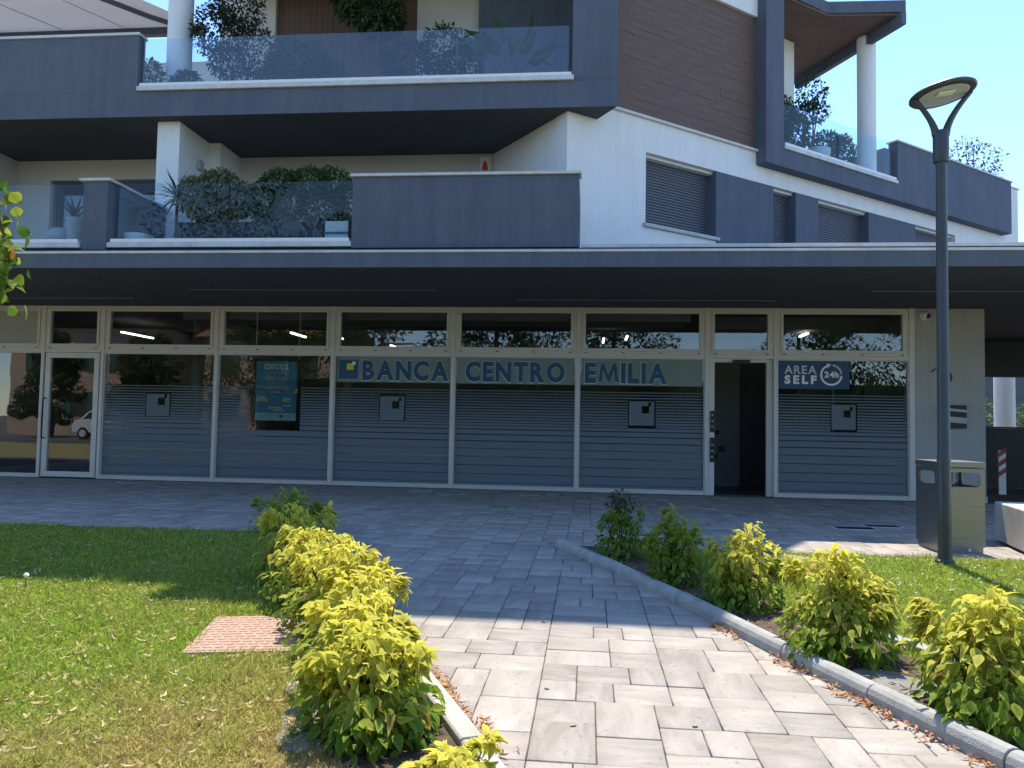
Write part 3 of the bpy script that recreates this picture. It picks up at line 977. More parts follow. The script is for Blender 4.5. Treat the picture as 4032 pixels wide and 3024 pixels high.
# pavement gratings by the shopfront
for x, y, w_, h_, lab in [(-1.55, -0.75, 0.30, 0.11, 'small'), (-0.95, -1.15, 0.42, 0.16, 'wide pale framed'), (0.45, -0.95, 0.30, 0.11, 'short'), (4.05 + 0.9, -4.3, 0.50, 0.26, 'dark'), (5.05 + 0.35, -4.0, 0.45, 0.22, 'half hidden'), (-7.3, -0.7, 0.35, 0.12, 'lone')]:
    nm = {'small': 'small dark floor grating, leftmost of three before the lettered windows', 'wide pale framed': 'wide floor grating with a pale frame below the lettered windows',
          'short': 'short floor grating, rightmost of three before the lettered windows', 'dark': 'dark floor grating in the paving left of the steel bin',
          'half hidden': 'floor grating in the paving partly hidden behind the steel bin', 'lone': 'lone floor grating in front of the glass door at left'}[lab]
    g = frame_mb(x - w_ / 2, x + w_ / 2, 0, 1, 0, 1, 0.02)
    root = empty('floor_grating', (x, y, 0), nm, 'grating', 'floor gratings')
    m = MB().box(x - w_ / 2 - 0.02, x + w_ / 2 + 0.02, y - h_ / 2 - 0.02, y - h_ / 2, -0.01, 0.006).box(x - w_ / 2 - 0.02, x + w_ / 2 + 0.02, y + h_ / 2, y + h_ / 2 + 0.02, -0.01, 0.006)
    m.box(x - w_ / 2 - 0.02, x - w_ / 2, y - h_ / 2, y + h_ / 2, -0.01, 0.006).box(x + w_ / 2, x + w_ / 2 + 0.02, y - h_ / 2, y + h_ / 2, -0.01, 0.006)
    m.build('grating_frame', 'signgrey', root)
    MB().box(x - w_ / 2, x + w_ / 2, y - h_ / 2, y + h_ / 2, -0.01, 0.0025).build('grating_bed', 'iron', root)
    nb = int(w_ / 0.03)
    bm = MB().box(-0.006, 0.006, -h_ / 2, h_ / 2, 0.003, 0.007).mesh('bar', 'iron')
    for k in range(nb):
        link_mesh('bar', bm, root, (x - w_ / 2 + (k + 0.5) * w_ / nb, y, 0))


# ------------------------------------------------------------------ lettering
def text_mesh(s, bold=0.0, res=3):
    cu = bpy.data.curves.new('letter_curve', 'FONT')
    cu.body = s
    cu.size = 1
    cu.offset = bold
    cu.extrude = 0.0
    cu.resolution_u = res
    ob = bpy.data.objects.new('letter_curve', cu)
    COL.objects.link(ob)
    dg = bpy.context.evaluated_depsgraph_get()
    me = bpy.data.meshes.new_from_object(ob.evaluated_get(dg))
    v = np.zeros(len(me.vertices) * 3)
    me.vertices.foreach_get('co', v)
    f = [tuple(p.vertices) for p in me.polygons]
    bpy.data.objects.remove(ob)
    bpy.data.curves.remove(cu)
    bpy.data.meshes.remove(me)
    return v.reshape(-1, 3), f


TCACHE = {}
LETTER_M = (np.array([(x, y, 0) for x, y in [(0, 0), (0.11, 0.70), (0.25, 0.70), (0.45, 0.27), (0.65, 0.70), (0.79, 0.70), (0.90, 0), (0.745, 0), (0.685, 0.43), (0.49, 0.0), (0.41, 0), (0.215, 0.43), (0.155, 0)]]), [tuple(range(12, -1, -1))])


def tm(s, bold):
    if (s, bold) not in TCACHE: TCACHE[(s, bold)] = text_mesh(s, bold)
    return TCACHE[(s, bold)]


def word(s, x0, x1, z0, z1, y, m, parent, bold=0.03, gap=0.10, thick=0.002, name='letter', slant=0.0):
    """each letter a mesh of its own, spread over x0..x1 and z0..z1 on the plane y"""
    gl = []
    tot = 0
    for ch in s:
        if ch == ' ':
            gl.append(None)
            tot += 0.30
            continue
        v, f = tm(ch, bold) if ch != 'M' else LETTER_M
        wv = v[:, 0].max() - v[:, 0].min()
        gl.append((v, f, wv))
        tot += wv + gap
    tot -= gap
    hs = [(g[0][:, 1].min(), g[0][:, 1].max()) for g in gl if g]
    lo, hi = 0.0 if min(h[0] for h in hs) > -0.12 else min(h[0] for h in hs), max(h[1] for h in hs)
    sx, sz = (x1 - x0) / tot, (z1 - z0) / (hi - lo)
    x = x0
    for g in gl:
        if g is None:
            x += 0.30 * sx
            continue
        v, f, wv = g
        P = np.zeros_like(v)
        P[:, 2] = z0 + (v[:, 1] - lo) * sz
        P[:, 0] = x + (v[:, 0] - v[:, 0].min()) * sx + slant * (P[:, 2] - z0)
        P[:, 1] = y
        n = len(P)
        me = MB()
        fs = [tuple(t) for t in f]
        back = P.copy()
        back[:, 1] += thick
        me.add(P.tolist() + back.tolist(), fs + [tuple(i + n for i in reversed(t)) for t in fs])
        me.build(name, m, parent)
        x += (wv + gap) * sx


SIGNS = [(-3.51, -1.20, 'BANCA', -2.98, -1.25, 'pale frosted sign band with navy lettering and yellow square logo, leftmost of three', 4),
         (-1.11, 1.22, 'CENTRO', -0.92, 1.02, 'pale frosted sign band with six navy letters, middle of the three bands', 5),
         (1.31, 3.64, 'EMILIA', 1.40, 2.95, 'pale frosted sign band with navy letters left of the open door', 6)]
for x0, x1, s, a, b, lab, i in SIGNS:
    sg = empty('window_sign', ((x0 + x1) / 2, 0, 2.03), lab, 'sign', 'sign bands across the shop windows')
    MB().box(x0 + 0.02, x1 - 0.02, 0.0130, 0.0165, 2.035, 2.545).build('sign_film', 'signfilm', sg)
    word(s, a, b, 2.10, 2.475, 0.0085, 'navy', sg, 0.05, 0.10, 0.003)
    word(s, a - 0.008, b + 0.008, 2.092, 2.483, 0.0122, 'signgrey', sg, 0.062, 0.076, 0.0006, 'letter_outline')
    if s == 'BANCA':
        lg = MB().box(-3.45, -3.07, 0.0085, 0.0125, 2.10, 2.475).build('logo_square', 'navy', sg)
        MB().box(-3.29, -3.155, 0.005, 0.0083, 2.275, 2.405).build('logo_yellow_square', 'yellow', lg)
        MB().box(-3.185, -3.115, 0.002, 0.0049, 2.375, 2.44).build('logo_white_square', 'signwhite', lg)

sg = empty('self_service_sign', (5.65, 0, 2.02), 'navy sign with white lettering and a circling 24h arrow, right of open door', 'sign')
MB().box(5.01, 6.29, 0.006, 0.0165, 2.02, 2.545).build('sign_board', 'navysign', sg)
word('AREA', 5.12, 5.70, 2.30, 2.455, 0.0022, 'signgrey', sg, 0.012, 0.10, 0.0016)
word('SELF', 5.12, 5.70, 2.12, 2.275, 0.0022, 'signwhite', sg, 0.05, 0.22, 0.0016)
word('24h', 5.84, 6.10, 2.24, 2.35, 0.0022, 'signwhite', sg, 0.04, 0.06, 0.0016)


def ringseg(cx, cz, r0, r1, a0, a1, y, n):
    vs, fs = [], []
    for k in range(n + 1):
        a = R(a0 + (a1 - a0) * k / n)
        for rr in (r0, r1):
            vs += [(cx + rr * math.cos(a), y, cz + rr * math.sin(a)), (cx + rr * math.cos(a), y + 0.0016, cz + rr * math.sin(a))]
    for k in range(n):
        b = k * 4
        fs += [(b, b + 2, b + 6, b + 4), (b + 1, b + 5, b + 7, b + 3), (b, b + 4, b + 5, b + 1), (b + 2, b + 3, b + 7, b + 6)]
    return MB().add(vs, fs)


RC = (5.965, 2.285)
ringseg(*RC, 0.165, 0.20, 110, 355, 0.0022, 40).build('arrow_ring', 'signwhite', sg)
for k in range(6):
    ringseg(*RC, 0.165, 0.20, 8 + k * 13, 15 + k * 13, 0.0022, 2).build('ring_dash', 'signwhite', sg)
MB().prism_y([(5.885, 2.50), (5.885, 2.41), (5.965, 2.475)], 0.0022, 0.0038).build('arrow_head', 'signwhite', sg)
MB().box(6.00, 6.03, 0.045, 0.049, 0.10, 2.015).build('sign_cable_strip', 'film', sg)

ps = empty('poster_display', (-4.74, 0.06, 1.2), 'black framed blue poster with pale lower strip hung inside a window', 'poster')
MB().box(-5.21, -4.28, 0.045, 0.075, 1.20, 2.49).build('poster_frame', 'black', ps, bevel=0.004)
MB().box(-5.165, -4.325, 0.0395, 0.044, 1.40, 2.43).build('poster_print', 'posterblue', ps)
MB().box(-5.165, -4.325, 0.0395, 0.044, 1.245, 1.398).build('poster_footer', 'postergreen', ps)
word('CONTO FLEX', -5.00, -4.50, 2.27, 2.38, 0.0375, 'signwhite', ps, 0.03, 0.05, 0.001)
word('Aggiungi', -5.05, -4.48, 2.13, 2.25, 0.0375, 'posterteal', ps, 0.0, 0.04, 0.001, slant=0.25)
word('+SERVIZI', -5.01, -4.52, 2.05, 2.12, 0.0375, 'postergold', ps, 0.03, 0.06, 0.001)
word('Ottieni', -4.97, -4.58, 1.95, 2.04, 0.0375, 'posterteal', ps, 0.0, 0.04, 0.001, slant=0.25)
word('+VANTAGGI', -5.05, -4.49, 1.87, 1.94, 0.0375, 'postergold', ps, 0.03, 0.06, 0.001)
for x0, x1, z0, z1, m in [(-4.88, -4.66, 1.80, 1.825, 'postergold'), (-5.13, -4.95, 1.685, 1.71, 'signgrey'), (-5.15, -4.91, 1.625, 1.675, 'postergold'), (-4.59, -4.44, 1.67, 1.695, 'signgrey'),
                          (-4.60, -4.45, 1.615, 1.66, 'postergold'), (-4.60, -4.42, 1.53, 1.56, 'postergold'), (-4.91, -4.61, 1.47, 1.52, 'postergold'), (-4.79, -4.57, 1.435, 1.455, 'signgrey'),
                          (-4.66, -4.60, 1.31, 1.36, 'navysign'), (-4.59, -4.42, 1.325, 1.345, 'posterteal'), (-5.12, -4.78, 1.345, 1.36, 'posterteal'), (-5.12, -4.85, 1.30, 1.31, 'posterteal')]:
    MB().box(x0, x1, 0.0377, 0.0390, z0, z1).build('printed_line', m, ps)
for cx, cz, r in [(-5.04, 1.77, 0.055), (-4.52, 1.77, 0.055), (-4.77, 1.66, 0.075)]:
    ringseg(cx, cz, r * 0.85, r, 0, 360, 0.0377, 24).build('printed_ring', 'posterteal', ps)
MB().prism_y([(-4.41, 1.80), (-4.30, 1.80), (-4.30, 1.90)], 0.036, 0.037).build('yellow_corner', 'yellow', ps)
MB().box(-5.20, -5.185, 0.055, 0.065, 2.49, ZT - 0.01).build('hanging_wire', 'signgrey', ps)
MB().box(-4.305, -4.29, 0.055, 0.065, 2.49, ZT - 0.01).build('hanging_wire', 'signgrey', ps)

# wall fittings on the pier
cm = empty('security_camera', (7.60, -0.05, 3.36), 'white dome security camera under the canopy on the grey pier', 'camera')
MB().tube([(7.59, -0.052, 3.40), (7.59, -0.085, 3.40)], 0.085, 20).build('mount', 'signwhite', cm, True)
MB().tube([(7.59, -0.08, 3.40), (7.592, -0.12, 3.395), (7.595, -0.16, 3.385), (7.598, -0.185, 3.38)], [0.075, 0.073, 0.058, 0.03], 20).build('housing', 'signwhite', cm, True)
MB().tube([(7.615, -0.13, 3.385), (7.622, -0.175, 3.375), (7.624, -0.195, 3.37)], [0.055, 0.046, 0.02], 16).build('lens', 'black', cm, True)
hn = empty('house_number', (7.9, -0.06, 2.15), 'dark metal house number half hidden behind the lamp post', 'house number')
MB().tube([(7.735, -0.07, 2.35), (7.735, -0.07, 2.38), (7.86, -0.07, 2.47), (7.865, -0.07, 2.17)], 0.011, 8).build('digit', 'iron', hn, True)
MB().tube([(8.0 + 0.06 * math.cos(t), -0.07, 2.26 + 0.085 * math.sin(t)) for t in np.linspace(0, 2 * math.pi, 25)], 0.011, 8, False).build('digit', 'iron', hn, True)
ic = empty('wall_letterbox', (8.1, -0.06, 1.34), 'dark wall box with two slanted pale bands behind the lamp post', 'wall box')
MB().box(7.90, 8.29, -0.13, -0.052, 1.34, 1.755).build('box', 'black', ic, bevel=0.006)
MB().prism_y([(7.90, 1.655), (8.29, 1.625), (8.29, 1.67), (7.90, 1.705)], -0.136, -0.131).build('pale_band', 'concrete', ic)
MB().prism_y([(7.90, 1.45), (8.29, 1.42), (8.29, 1.525), (7.90, 1.555)], -0.136, -0.131).build('pale_band', 'concrete', ic)

# ------------------------------------------------------------------ street furniture
LX, LY = 4.90, -6.96
lp = empty('street_lamp', (LX, LY, 0), 'dark grey street lamp with forked arms carrying a tilted oval head', 'street lamp')
MB().tube([(LX, LY, -0.05), (LX, LY, 0.4), (LX, LY, 1.05), (LX, LY, 1.06), (LX, LY, 4.02)], [0.062, 0.062, 0.062, 0.058, 0.048], 18).build('post', 'pole', lp, True)
MB().tube([(LX, LY, -0.02), (LX, LY, 0.05), (LX, LY, 0.07)], [0.085, 0.085, 0.066], 18).build('base_collar', 'pole', lp, True)
MB().box(LX - 0.035, LX - 0.0, LY - 0.071, LY - 0.055, 0.72, 0.96).build('service_hatch', 'pole', lp, bevel=0.006)
MB().tube([(LX, LY, 3.93), (LX, LY, 3.95), (LX, LY, 4.22), (LX, LY, 4.245)], [0.066, 0.072, 0.072, 0.06], 18).build('collar', 'pole', lp, True)
HC = Vector((LX + 0.02, LY, 4.62))
HR = Matrix.Rotation(R(-8.5), 4, 'Y') @ Matrix.Rotation(R(-3), 4, 'X')
def hp(x, y, z): return HC + HR @ Vector((x, y, z))
for s_ in (-1, 1):
    pts = []
    for k in range(11):
        t = k / 10
        end = hp(s_ * 0.268, 0, -0.02)
        x = LX + s_ * 0.045 + (end.x - LX - s_ * 0.045) * (t ** 1.35)
        z = 4.20 + (end.z - 4.20) * (t ** 0.86)
        pts.append((x, LY + (end.y - LY) * t, z))
    MB().tube(pts, [0.038, 0.036, 0.033, 0.031, 0.029, 0.028, 0.027, 0.026, 0.025, 0.024, 0.022], 10).build('arm', 'pole', lp, True)
hd = MB(Matrix.Translation(HC) @ HR).lathe([(0.18, 0.045), (0.275, 0.032), (0.300, 0.012), (0.303, -0.004), (0.292, -0.016), (0.235, -0.018)][::-1], (0, 0, 0), 44).build('lamp_head', 'pole', lp, True)
MB(Matrix.Translation(HC) @ HR).lathe([(0.230, -0.027), (0.233, -0.0205)], (0, 0, 0), 40).build('diffuser', 'diffuser', hd, True)
MB(Matrix.Translation(HC) @ HR).box(-0.10, 0.06, -0.14, -0.05, -0.046, -0.032).build('light_module', 'signwhite', hd, bevel=0.004)

BX0, BX1, BY0, BY1 = 5.19, 5.67, -6.14, -5.60
bn = empty('litter_bin', (5.43, -5.87, 0), 'square brushed steel litter bin with side openings behind the lamp post', 'litter bin')
MB().box(BX0 + 0.015, BX1 - 0.015, BY0 + 0.015, BY1 - 0.015, 0.0, 0.065).build('plinth', 'steel', bn)


def holed(w_, z0, z1, hz0, hz1, mx, rr, X):
    """a panel in the x-z plane with a rounded opening"""
    n = 6
    inner = []
    for cx, cz, a0 in ((w_ - mx - rr, hz1 - rr, 0), (mx + rr, hz1 - rr, 90), (mx + rr, hz0 + rr, 180), (w_ - mx - rr, hz0 + rr, 270)):
        inner += [(cx + rr * math.cos(R(a0 + 90 * k / n)), cz + rr * math.sin(R(a0 + 90 * k / n))) for k in range(n + 1)]
    outer = []
    for k, (x, z) in enumerate(inner):
        cidx = k // (n + 1)
        q = k % (n + 1)
        corner = ((w_, z1), (0, z1), (0, z0), (w_, z0))[cidx]
        if q == n // 2: outer.append(corner)
        elif q < n // 2: outer.append({0: (w_, z), 1: (x, z1), 2: (0, z), 3: (x, z0)}[cidx])
        else: outer.append({0: (x, z1), 1: (0, z), 2: (x, z0), 3: (w_, z)}[cidx])
    m = len(inner)
    vs = [(x, 0, z) for x, z in inner] + [(x, 0, z) for x, z in outer] + [(x, 0.012, z) for x, z in inner] + [(x, 0.012, z) for x, z in outer]
    fs = []
    for k in range(m):
        j = (k + 1) % m
        fs += [(k, j, m + j, m + k), (2 * m + k, 3 * m + k, 3 * m + j, 2 * m + j), (k, 2 * m + k, 2 * m + j, j), (m + k, m + j, 3 * m + j, 3 * m + k)]
    return MB(X).add(vs, fs)


T = Matrix.Translation
for X, w_ in [(T((BX0, BY0, 0)), BX1 - BX0), (T((BX1, BY1, 0)) @ Matrix.Rotation(math.pi, 4, 'Z'), BX1 - BX0),
              (T((BX0, BY1 - 0.013, 0)) @ Matrix.Rotation(-math.pi / 2, 4, 'Z'), BY1 - BY0 - 0.026), (T((BX1, BY0 + 0.013, 0)) @ Matrix.Rotation(math.pi / 2, 4, 'Z'), BY1 - BY0 - 0.026)]:
    holed(w_, 0.067, 0.895, 0.70, 0.855, 0.045, 0.045, X).build('side_panel', 'steel', bn)
MB().box(BX0 - 0.006, BX1 + 0.006, BY0 - 0.006, BY1 + 0.006, 0.905, 0.965).build('lid', 'steel', bn, bevel=0.006)
MB().box(BX0 + 0.03, BX1 - 0.03, BY0 + 0.03, BY1 - 0.03, 0.07, 0.66).build('inner_container', 'steeldark', bn)
MB().tube([(5.40, -5.88, 0.66), (5.40, -5.88, 0.70), (5.42, -5.88, 0.90)], [0.13, 0.05, 0.045], 12).build('ashtray_post', 'steeldark', bn, True)
MB().box(5.50, 5.53, BY0 + 0.005, BY0 + 0.013, 0.02, 0.05).build('lock_plate', 'signgrey', bn)

bc = MB().prism([(6.27, -5.12), (6.06, -6.14), (9.0, -6.30), (9.2, -5.30)], 0.03, 0.47).build('concrete_bench', 'concrete', None, bevel=0.012)
tag(bc, 'pale concrete block bench at the right edge beside the steel bin', 'bench')

# terracotta access cover in the lawn
cv = empty('access_cover', (-0.48, -10.35, 0), 'terracotta patterned square cover set in the left lawn', 'access cover')
CX = T((-0.47, -10.36, 0)) @ Matrix.Rotation(R(13), 4, 'Z')
MB(CX).box(-0.30, 0.30, -0.385, 0.385, 0.0, 0.036).build('slab', 'cover', cv, bevel=0.004)
sm = MB(CX.to_3x3().to_4x4()).prism([(-0.024, -0.008), (0.0, -0.014), (0.024, -0.008), (0.024, 0.008), (0.0, 0.014), (-0.024, 0.008)], -0.002, 0.0022).mesh('stud', 'cover')
for j in range(14):
    for i in range(9):
        link_mesh('stud', sm, cv, CX @ Vector((-0.262 + i * 0.064 + (0.012 if j % 2 else -0.012), -0.345 + j * 0.053, 0.0365)))
sl = MB(T((3.36, -9.95, 0)) @ Matrix.Rotation(R(24), 4, 'Z')).box(-0.05, 0.05, -0.55, 0.55, 0.0, 0.055).build('edging_slab', 'kerb', None, bevel=0.006)
tag(sl, 'pale concrete edging slab between right lawn and shrub bed', 'edging slab')

# ------------------------------------------------------------------ things beyond the passage at the right
pc = empty('garage_wall', (12, 4.0, 0), 'low black ramp wall in the passage behind the bin', 'wall')
MB().box(8.7, 22, 4.0, 4.15, 0.0, 1.36).build('wall_body', 'black', pc)
MB().box(8.7, 22, 3.97, 4.18, 1.362, 1.40).build('wall_cap', 'iron', pc)
hz = empty('hazard_marker', (10.0, 2.0, 0), 'red and white diagonally striped marker post in the dark passage', 'marker')
MB().box(9.89, 10.03, 2.0, 2.03, 0.0, 0.90).build('marker_plate', 'signwhite', hz)
for k in range(3):
    z = 0.36 + k * 0.2
    MB().prism_y([(9.89, z), (10.03, z + 0.10), (10.03, z + 0.20), (9.89, z + 0.10)], 1.995, 1.999).build('red_stripe', 'redstripe', hz)
rc = MB().lathe([(0.30, 0), (0.30, 3.5)], (14.85, 11.5, -0.05), 28).build('round_pillar', 'white', None, True)
tag(rc, 'white round pillar standing in daylight beyond the passage', 'pillar')
fc = empty('railing', (18, 14, 0), 'dark vertical bar railing in front of the hedge beyond the passage', 'railing')
MB().box(13, 26, 14.0, 14.05, 1.50, 1.56).build('top_rail', 'fence', fc)
bm = MB().box(-0.012, 0.012, 14.01, 14.04, 0.0, 1.5).mesh('bar', 'fence')
for k in range(90):
    link_mesh('bar', bm, fc, (13.1 + k * 0.13, 0, 0))
tag(MB().box(12, 30, 19.0, 19.3, 0.0, 4.2).build('timber_screen', 'fence'), 'tall dark slatted screen behind the hedge beyond the passage', 'screen')


# ------------------------------------------------------------------ plants
def foliage_cloud(centres, radii, n, size, cols, mat_name, rng, droop=0.3, small=True, shell=0.55, name='foliage'):
    """leaves spread through a set of lumps; returns a mesh"""
    centres, radii = np.array(centres, float), np.array(radii, float)
    vol = (radii.prod(1)) ** (2 / 3)
    idx = rng.choice(len(centres), n, p=vol / vol.sum())
    d = norm(rng.normal(size=(n, 3)))
    rr = (shell + (1 - shell) * rng.random(n)) ** 0.8
    pos = centres[idx] + d * radii[idx] * rr[:, None]
    dirs = norm(d + rng.normal(size=(n, 3)) * 0.55 + np.array([0, 0, -droop]))
    up = norm(d * 0.5 + np.array([0, 0, 0.9]) + rng.normal(size=(n, 3)) * 0.45)
    t = np.clip(rng.normal(0.5, 0.28, n), 0, 1)
    c = mixcol(cols[0], cols[1], t)
    tv, tt = (SM_V, SM_T) if small else (OV_V, OV_T)
    V, Tt, C = scatter(tv, tt, pos, dirs, up, size * rng.uniform(0.65, 1.25, n), c)
    return np_mesh(name, V, Tt, mat_name, C)


def stems(base, tips, r0, parent, name='stem', m='bark', rng=RNG):
    mb = MB()
    for tp in tips:
        b, e = Vector(base), Vector(tp)
        mid = b.lerp(e, 0.55) + Vector(rng.normal(size=3) * 0.04 * (e - b).length)
        mb.tube([b, mid, e], [r0, r0 * 0.7, r0 * 0.25], 6)
    return mb.build(name, m, parent, True)


# -- the yellow-green shrubs along the path
LEAFMESH = []
for k in range(6):
    t = k / 5
    base = np.array([0.86, 0.72, 0.12]) * (1 - t) + np.array([0.20, 0.29, 0.035]) * t
    LEAFMESH.append(np_mesh('leaf', OV_V, OV_T, 'leaf', OV_C * base[None], True))


def shrub(cx, cy, r, h, n, leaf, yellow, label, group, rng, singles=0, elong=1.0):
    root = empty('leafy_shrub', (cx, cy, 0.02), label, 'shrub', group)
    # lumps: a mound made of several shoots
    cen, rad = [], []
    for nl, z0, q0, q1, rf, hf in ((9, 0.24, 0.50, 0.72, 0.40, 0.24), (7, 0.50, 0.24, 0.55, 0.40, 0.26), (4, 0.76, 0.05, 0.32, 0.30, 0.20)):
        for k in range(nl):
            a = 2 * math.pi * k / nl + rng.uniform(-0.4, 0.4)
            q = rng.uniform(q0, q1)
            cen.append((cx + q * r * math.cos(a), cy + q * r * elong * math.sin(a), h * z0 * rng.uniform(0.85, 1.18)))
            rr = r * rf * rng.uniform(0.8, 1.2)
            rad.append((rr, rr * elong, h * hf * rng.uniform(0.8, 1.2)))
    for k in range(5):                                   # a few shoots stick out
        a = rng.uniform(0, 2 * math.pi)
        cen.append((cx + 0.75 * r * math.cos(a), cy + 0.75 * r * math.sin(a), h * rng.uniform(0.5, 0.95)))
        rad.append((r * 0.16, r * 0.16, h * 0.12))
    cen, rad = np.array(cen), np.array(rad)
    idx = rng.integers(0, len(cen), n)
    d = norm(rng.normal(size=(n, 3)) + np.array([0, 0, 0.25]))
    pos = cen[idx] + d * rad[idx] * (0.55 + 0.5 * rng.random(n) ** 0.6)[:, None]
    pos[:, 2] = np.maximum(pos[:, 2], 0.05)
    outw = pos - np.array([cx, cy, h * 0.30])
    outw = norm(outw)
    dirs = norm(outw * np.array([1.0, 1.0, 0.35]) + rng.normal(size=(n, 3)) * 0.38 + np.array([0, 0, -0.42]))
    up = norm(outw * 0.5 + np.array([0, 0, 0.75]) + rng.normal(size=(n, 3)) * 0.35)
    size = leaf * rng.uniform(0.45, 1.3, n)
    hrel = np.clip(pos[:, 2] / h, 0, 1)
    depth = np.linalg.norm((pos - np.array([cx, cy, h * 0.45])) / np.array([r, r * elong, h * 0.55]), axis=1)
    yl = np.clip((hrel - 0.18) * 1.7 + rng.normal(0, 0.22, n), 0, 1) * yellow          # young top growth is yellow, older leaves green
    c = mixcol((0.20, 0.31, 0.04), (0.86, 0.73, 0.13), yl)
    dead = rng.random(n) < 0.035
    c[dead] = (0.30, 0.17, 0.07)
    size[dead] *= 0.7
    pink = rng.random(n) < 0.05
    c[pink] = c[pink] * 0.4 + np.array([0.45, 0.22, 0.10]) * 0.6
    c *= rng.uniform(0.8, 1.15, (n, 1))
    order = np.argsort(-depth)
    front = [i for i in order if (pos[i] - np.array([cx, cy, 0]))[1] < r * 0.3][:singles]
    fs = set(front)
    rest = np.array([i for i in range(n) if i not in fs])
    parts, off = [], 0
    for q in range(4):
        rq = rest[q::4]
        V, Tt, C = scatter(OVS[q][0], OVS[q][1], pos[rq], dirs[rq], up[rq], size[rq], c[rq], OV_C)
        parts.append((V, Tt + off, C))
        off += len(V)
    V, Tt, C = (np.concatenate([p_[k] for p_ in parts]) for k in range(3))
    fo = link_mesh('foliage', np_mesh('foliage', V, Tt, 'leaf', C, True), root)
    fo['kind'] = 'stuff'
    for i in front:
        x = np.cross(dirs[i], up[i]); x /= np.linalg.norm(x)
        z = np.cross(x, dirs[i])
        mw = Matrix(((x[0], dirs[i][0], z[0], 0), (x[1], dirs[i][1], z[1], 0), (x[2], dirs[i][2], z[2], 0), (0, 0, 0, 1)))
        o = bpy.data.objects.new('leaf', LEAFMESH[int(np.clip((1 - yl[i]) * 5.9, 0, 5))])
        COL.objects.link(o)
        o.parent = root
        o.matrix_parent_inverse = Matrix.Translation(-Vector(root.location))
        o.matrix_basis = Matrix.Translation(pos[i].tolist()) @ mw @ Matrix.Scale(float(size[i]), 4)
    tips = [(cx + rng.uniform(-0.6, 0.6) * r, cy + rng.uniform(-0.6, 0.6) * r, h * rng.uniform(0.55, 0.85)) for _ in range(8)]
    stems((cx, cy, 0.0), tips, 0.012, root, rng=rng)
    return root


GL, GR = 'shrubs along the left side of the path', 'shrubs along the right side of the path'
srng = np.random.default_rng(21)
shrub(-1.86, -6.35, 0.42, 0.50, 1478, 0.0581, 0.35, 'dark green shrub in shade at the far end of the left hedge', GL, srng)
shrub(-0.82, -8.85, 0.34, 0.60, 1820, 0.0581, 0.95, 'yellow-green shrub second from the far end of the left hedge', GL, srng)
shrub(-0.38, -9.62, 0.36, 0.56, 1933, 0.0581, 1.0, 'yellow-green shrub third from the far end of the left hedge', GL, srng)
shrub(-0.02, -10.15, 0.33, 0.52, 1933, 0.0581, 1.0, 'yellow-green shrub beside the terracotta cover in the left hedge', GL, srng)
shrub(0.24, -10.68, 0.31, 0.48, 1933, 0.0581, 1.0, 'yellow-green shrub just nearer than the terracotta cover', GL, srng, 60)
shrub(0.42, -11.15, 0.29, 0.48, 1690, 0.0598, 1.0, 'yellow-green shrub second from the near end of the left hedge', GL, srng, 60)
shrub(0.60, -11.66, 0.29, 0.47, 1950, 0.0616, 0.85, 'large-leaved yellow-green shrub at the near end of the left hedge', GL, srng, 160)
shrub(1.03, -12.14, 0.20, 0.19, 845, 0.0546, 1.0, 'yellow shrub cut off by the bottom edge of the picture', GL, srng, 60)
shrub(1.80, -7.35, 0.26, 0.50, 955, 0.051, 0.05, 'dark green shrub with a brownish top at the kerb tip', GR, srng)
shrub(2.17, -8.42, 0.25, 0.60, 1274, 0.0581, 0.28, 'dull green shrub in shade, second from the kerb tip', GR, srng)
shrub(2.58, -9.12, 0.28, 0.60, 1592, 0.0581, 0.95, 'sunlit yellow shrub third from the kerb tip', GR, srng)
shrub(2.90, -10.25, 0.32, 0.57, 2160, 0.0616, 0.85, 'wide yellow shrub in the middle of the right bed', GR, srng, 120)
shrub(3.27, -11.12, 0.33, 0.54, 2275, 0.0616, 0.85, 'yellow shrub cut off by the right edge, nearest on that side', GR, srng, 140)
# reddish dead shoot on the first right shrub
ds = empty('withered_shoot', (1.80, -7.35, 0.4), 'withered brownish shoot rising from the dark shrub at kerb tip', 'plant')
me = foliage_cloud([(1.81, -7.35, 0.55), (1.79, -7.36, 0.62)], [(0.15, 0.14, 0.07), (0.09, 0.09, 0.06)], 150, 0.06, ((0.05, 0.05, 0.028), (0.13, 0.10, 0.05)), 'dleaf', srng, 0.6)
link_mesh('foliage', me, ds)
stems((1.80, -7.35, 0.3), [(1.78, -7.36, 0.66), (1.88, -7.36, 0.60), (1.71, -7.34, 0.58)], 0.008, ds, rng=srng)

# -- balcony plants
prg = np.random.default_rng(5)


def plant(name, label, cat, base, lumps, n, size, cols, tips, group=None, pot=None, droop=0.3, stem_r=0.018, m='dleaf'):
    root = empty(name, base, label, cat, group)
    me = foliage_cloud([l[:3] for l in lumps], [l[3:] for l in lumps], int(n * 2.6), size * 1.12, cols, m, prg, droop)
    link_mesh('foliage', me, root)['kind'] = 'stuff'
    stems(base, tips, stem_r, root, rng=prg)
    if pot: pot(root)
    return root


